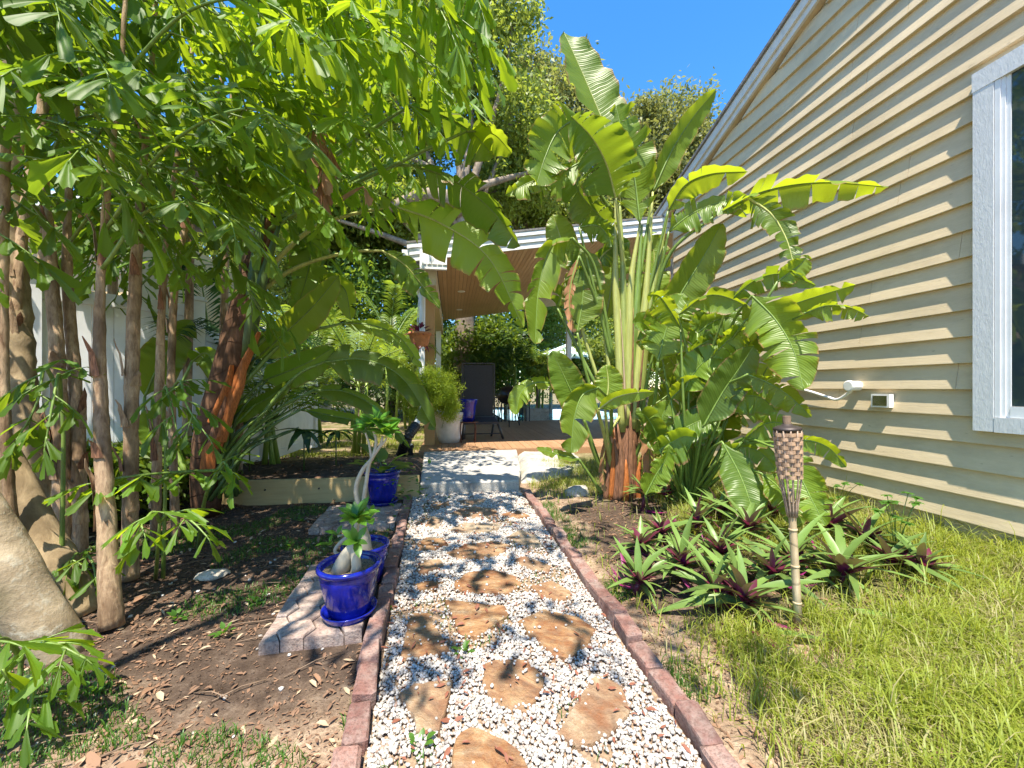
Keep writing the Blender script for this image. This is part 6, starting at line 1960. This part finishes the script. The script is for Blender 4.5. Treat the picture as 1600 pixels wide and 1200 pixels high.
def tree(label, base, top, r0, blobs, n, ls, mat, seed, group, bark='oak_bark', limbs=True, name='oak_tree', cat='tree', aspect=.42, sub=14, shell=.45):
    t = thing(name, base, label, cat, group)
    base = Vector(base); top = Vector(top)
    mid = base.lerp(top, .5) + Vector((.2, 0, 0)) * r0
    MB().tube(bezier([base + Vector((0, 0, -.2)), mid, top], 14), list(np.linspace(r0, r0 * .55, 14)), 12).build('trunk', M[bark], t, True)
    if limbs:
        r = random.Random(seed)
        for b in blobs:
            st_ = base.lerp(top, r.uniform(.6, 1.0)); e = Vector(b[0])
            m_ = st_.lerp(e, .5) + Vector((r.uniform(-.4, .4), r.uniform(-.4, .4), r.uniform(-.2, .5)))
            MB().tube(bezier([st_, m_, e], 10), list(np.linspace(r0 * .38, r0 * .05, 10)), 7).build('limb', M[bark], t, True)
            for q in range(4):
                e2 = e + Vector((r.uniform(-1, 1) * b[1], r.uniform(-1, 1) * b[2], r.uniform(-1, 1) * b[3])) * .9
                MB().tube(bezier([m_.lerp(e, .6), e, e2], 8), list(np.linspace(r0 * .10, r0 * .02, 8)), 5).build('branch', M[bark], t, True)
    cloud('crown', t, [(tuple(b[0]), b[1], b[2], b[3]) for b in blobs], n, ls, M[mat], aspect, shell, .3, seed, sub)
    return t

def bl(px, py, d, rp, flat=.8):
    r_ = size(rp, d); return (P(px, py, d), r_, r_ * 1.1, r_ * flat)

GT = 'trees behind the patio'
ob = P(722, 640, 15.3); ob.z = 0
oak1 = tree('large live oak with thick bent limb behind the patio roof', ob, P(724, 292, 14.9), .45,
     [bl(640, 190, 16, 85), bl(720, 90, 16, 95), bl(800, 190, 16.5, 70), bl(850, 265, 17, 60), bl(590, 300, 15.5, 75), bl(520, 230, 15.5, 85), bl(700, -50, 16, 110), bl(805, 20, 16, 45), bl(450, 320, 15, 75), bl(770, 300, 17.5, 60), bl(560, 90, 16, 90), bl(650, 330, 15.5, 55)],
     90000, .21, 'oak_leaf', 11, GT)
MB().tube(bezier([P(724, 330, 14.9), P(700, 311, 14.6), P(660, 306, 14.4), P(600, 328, 14.2)], 12), list(np.linspace(.40, .17, 12)), 10).build('limb', M['oak_bark'], oak1, True)
ob5 = P(610, 640, 19); ob5.z = 0
tree('dense sunlit tree closing the view left of the patio roof', ob5, P(605, 420, 19), .3,
     [bl(620, 390, 18.5, 60), bl(560, 400, 18.5, 65), bl(665, 345, 19, 55), bl(600, 320, 19, 60), bl(520, 360, 18.5, 60), bl(650, 430, 18, 50), bl(480, 430, 18, 55)], 36000, .22, 'oak_leaf', 15, GT)
ob6 = P(820, 640, 21); ob6.z = 0
tree('bright leafy tree above the middle of the patio roof', ob6, P(820, 350, 21), .3,
     [bl(800, 300, 21, 60), bl(850, 320, 21, 55), bl(760, 330, 21, 50), bl(900, 330, 21, 45), bl(830, 240, 21.5, 55), bl(770, 230, 21, 50)], 30000, .24, 'oak_leaf', 16, GT)
ob2 = P(1040, 640, 26); ob2.z = 0
tree('olive-green tree rising between the big plant and the house gable', ob2, P(1045, 320, 26), .4,
     [bl(1050, 205, 26, 60), bl(1025, 280, 26, 65), bl(1095, 235, 25, 38), bl(985, 320, 27, 55), bl(1075, 300, 25, 50), bl(1010, 180, 26, 30)], 30000, .30, 'oak_far', 12, GT)
ob3 = P(900, 640, 24); ob3.z = 0
tree('olive tree at the centre seen left of the tallest paddle leaf', ob3, P(900, 330, 24), .4,
     [bl(880, 170, 23, 60), bl(920, 240, 23, 70), bl(860, 300, 24, 70), bl(950, 330, 24, 60), bl(830, 120, 23, 45)], 34000, .28, 'oak_far', 13, GT)
ob4 = P(380, 640, 19); ob4.z = 0
tree('sunlit tree beyond the fence on the left', ob4, P(380, 430, 19), .3,
     [bl(360, 420, 19, 60), bl(430, 380, 19, 70), bl(300, 380, 20, 80), bl(400, 300, 20, 90), bl(260, 300, 20, 80), bl(470, 470, 18, 55)], 30000, .24, 'oak_leaf', 14, GT)
for i, (px, d, lab, bls, mat) in enumerate((
    (560, 16, 'dense green shrub behind the feather palms', [(560, 470, 75), (500, 540, 70), (610, 540, 60), (640, 470, 55)], 'shrub_leaf'),
    (460, 17, 'dense shrub left of the feather palms', [(450, 560, 70), (400, 590, 60), (500, 480, 60)], 'oak_leaf'),
    (690, 18, 'dark shrub seen past the timber post', [(670, 520, 55), (720, 560, 55), (640, 600, 55), (700, 610, 50)], 'shrub_leaf'),
    (790, 20, 'dark hedge shrub behind the deck', [(770, 520, 60), (830, 520, 60), (800, 590, 55), (745, 590, 50)], 'shrub_leaf'),
    (735, 15.6, 'dark leafy shrub right behind the lounge chair', [(730, 545, 45), (765, 525, 40), (720, 600, 40), (790, 545, 40), (760, 590, 35)], 'shrub_leaf'),
    (230, 17, 'tall shrub beyond the fence behind the neighbouring house corner', [(240, 420, 70), (330, 470, 60), (300, 540, 60), (380, 520, 50)], 'oak_leaf'),
    (590, 22, 'far green shrub closing the view above the rear lawn', [(540, 600, 60), (600, 590, 60), (480, 610, 55), (650, 600, 50), (420, 610, 55)], 'oak_leaf'),
    (330, 24, 'far shrub row above the fence end', [(330, 560, 60), (270, 560, 60), (390, 580, 50)], 'oak_leaf'),
    (840, 16.4, 'leafy shrub beside the pool pedestal', [(850, 575, 26), (880, 590, 24), (905, 575, 30), (930, 560, 35)], 'oak_leaf'),
    (860, 21, 'sunlit tall shrub right behind the umbrella', [(850, 490, 45), (910, 470, 50), (960, 500, 50), (870, 440, 40), (930, 420, 45)], 'oak_leaf'),
    (900, 26, 'sunlit shrub beyond the pool', [(880, 500, 60), (940, 520, 60), (850, 540, 50), (960, 470, 55)], 'oak_leaf'),
    (1010, 24, 'shrub beyond the pool behind the big plant', [(1000, 540, 70), (1060, 540, 70), (980, 600, 50), (1070, 600, 50)], 'shrub_leaf'),
    )):
    b = P(px, 640, d); b.z = 0
    tree(lab, b, P(px, 590, d), .12, [bl(x, y, d + (j % 2) * .6, r_) for j, (x, y, r_) in enumerate(bls)], 16000, .20, mat, 30 + i, 'background shrubs', name='shrub', cat='shrub', shell=.15, sub=9)
# leafy branch hanging in front of the deck's back
# undergrowth at the foot of the fence
ug = [((70, 740), 3.7, 'dark undergrowth at the foot of the fence behind the mossy stem'), ((150, 745), 4.0, 'dark undergrowth at the foot of the fence between stems'), ((235, 740), 4.4, 'dark undergrowth at the foot of the fence by the big leaf'), ((300, 735), 5.0, 'dark undergrowth by the second fence post')]
for i, ((px, py), d, lab) in enumerate(ug):
    b = P(px, py, d); b.z = 0
    t = thing('undergrowth_shrub', b, lab, 'shrub', 'undergrowth along the fence')
    MB().tube([b + Vector((0, 0, -.05)), b + Vector((0, 0, .5))], .02, 6).build('stem', M['petiole_dark'], t, True)
    cloud('foliage', t, [((b.x, b.y, .35), .45, .35, .38), ((b.x + .2, b.y, .6), .3, .3, .25), ((b.x - .25, b.y + .1, .55), .3, .3, .25)], 1700, .11, M['shrub_leaf'], .38, .3, .3, 60 + i, 10)
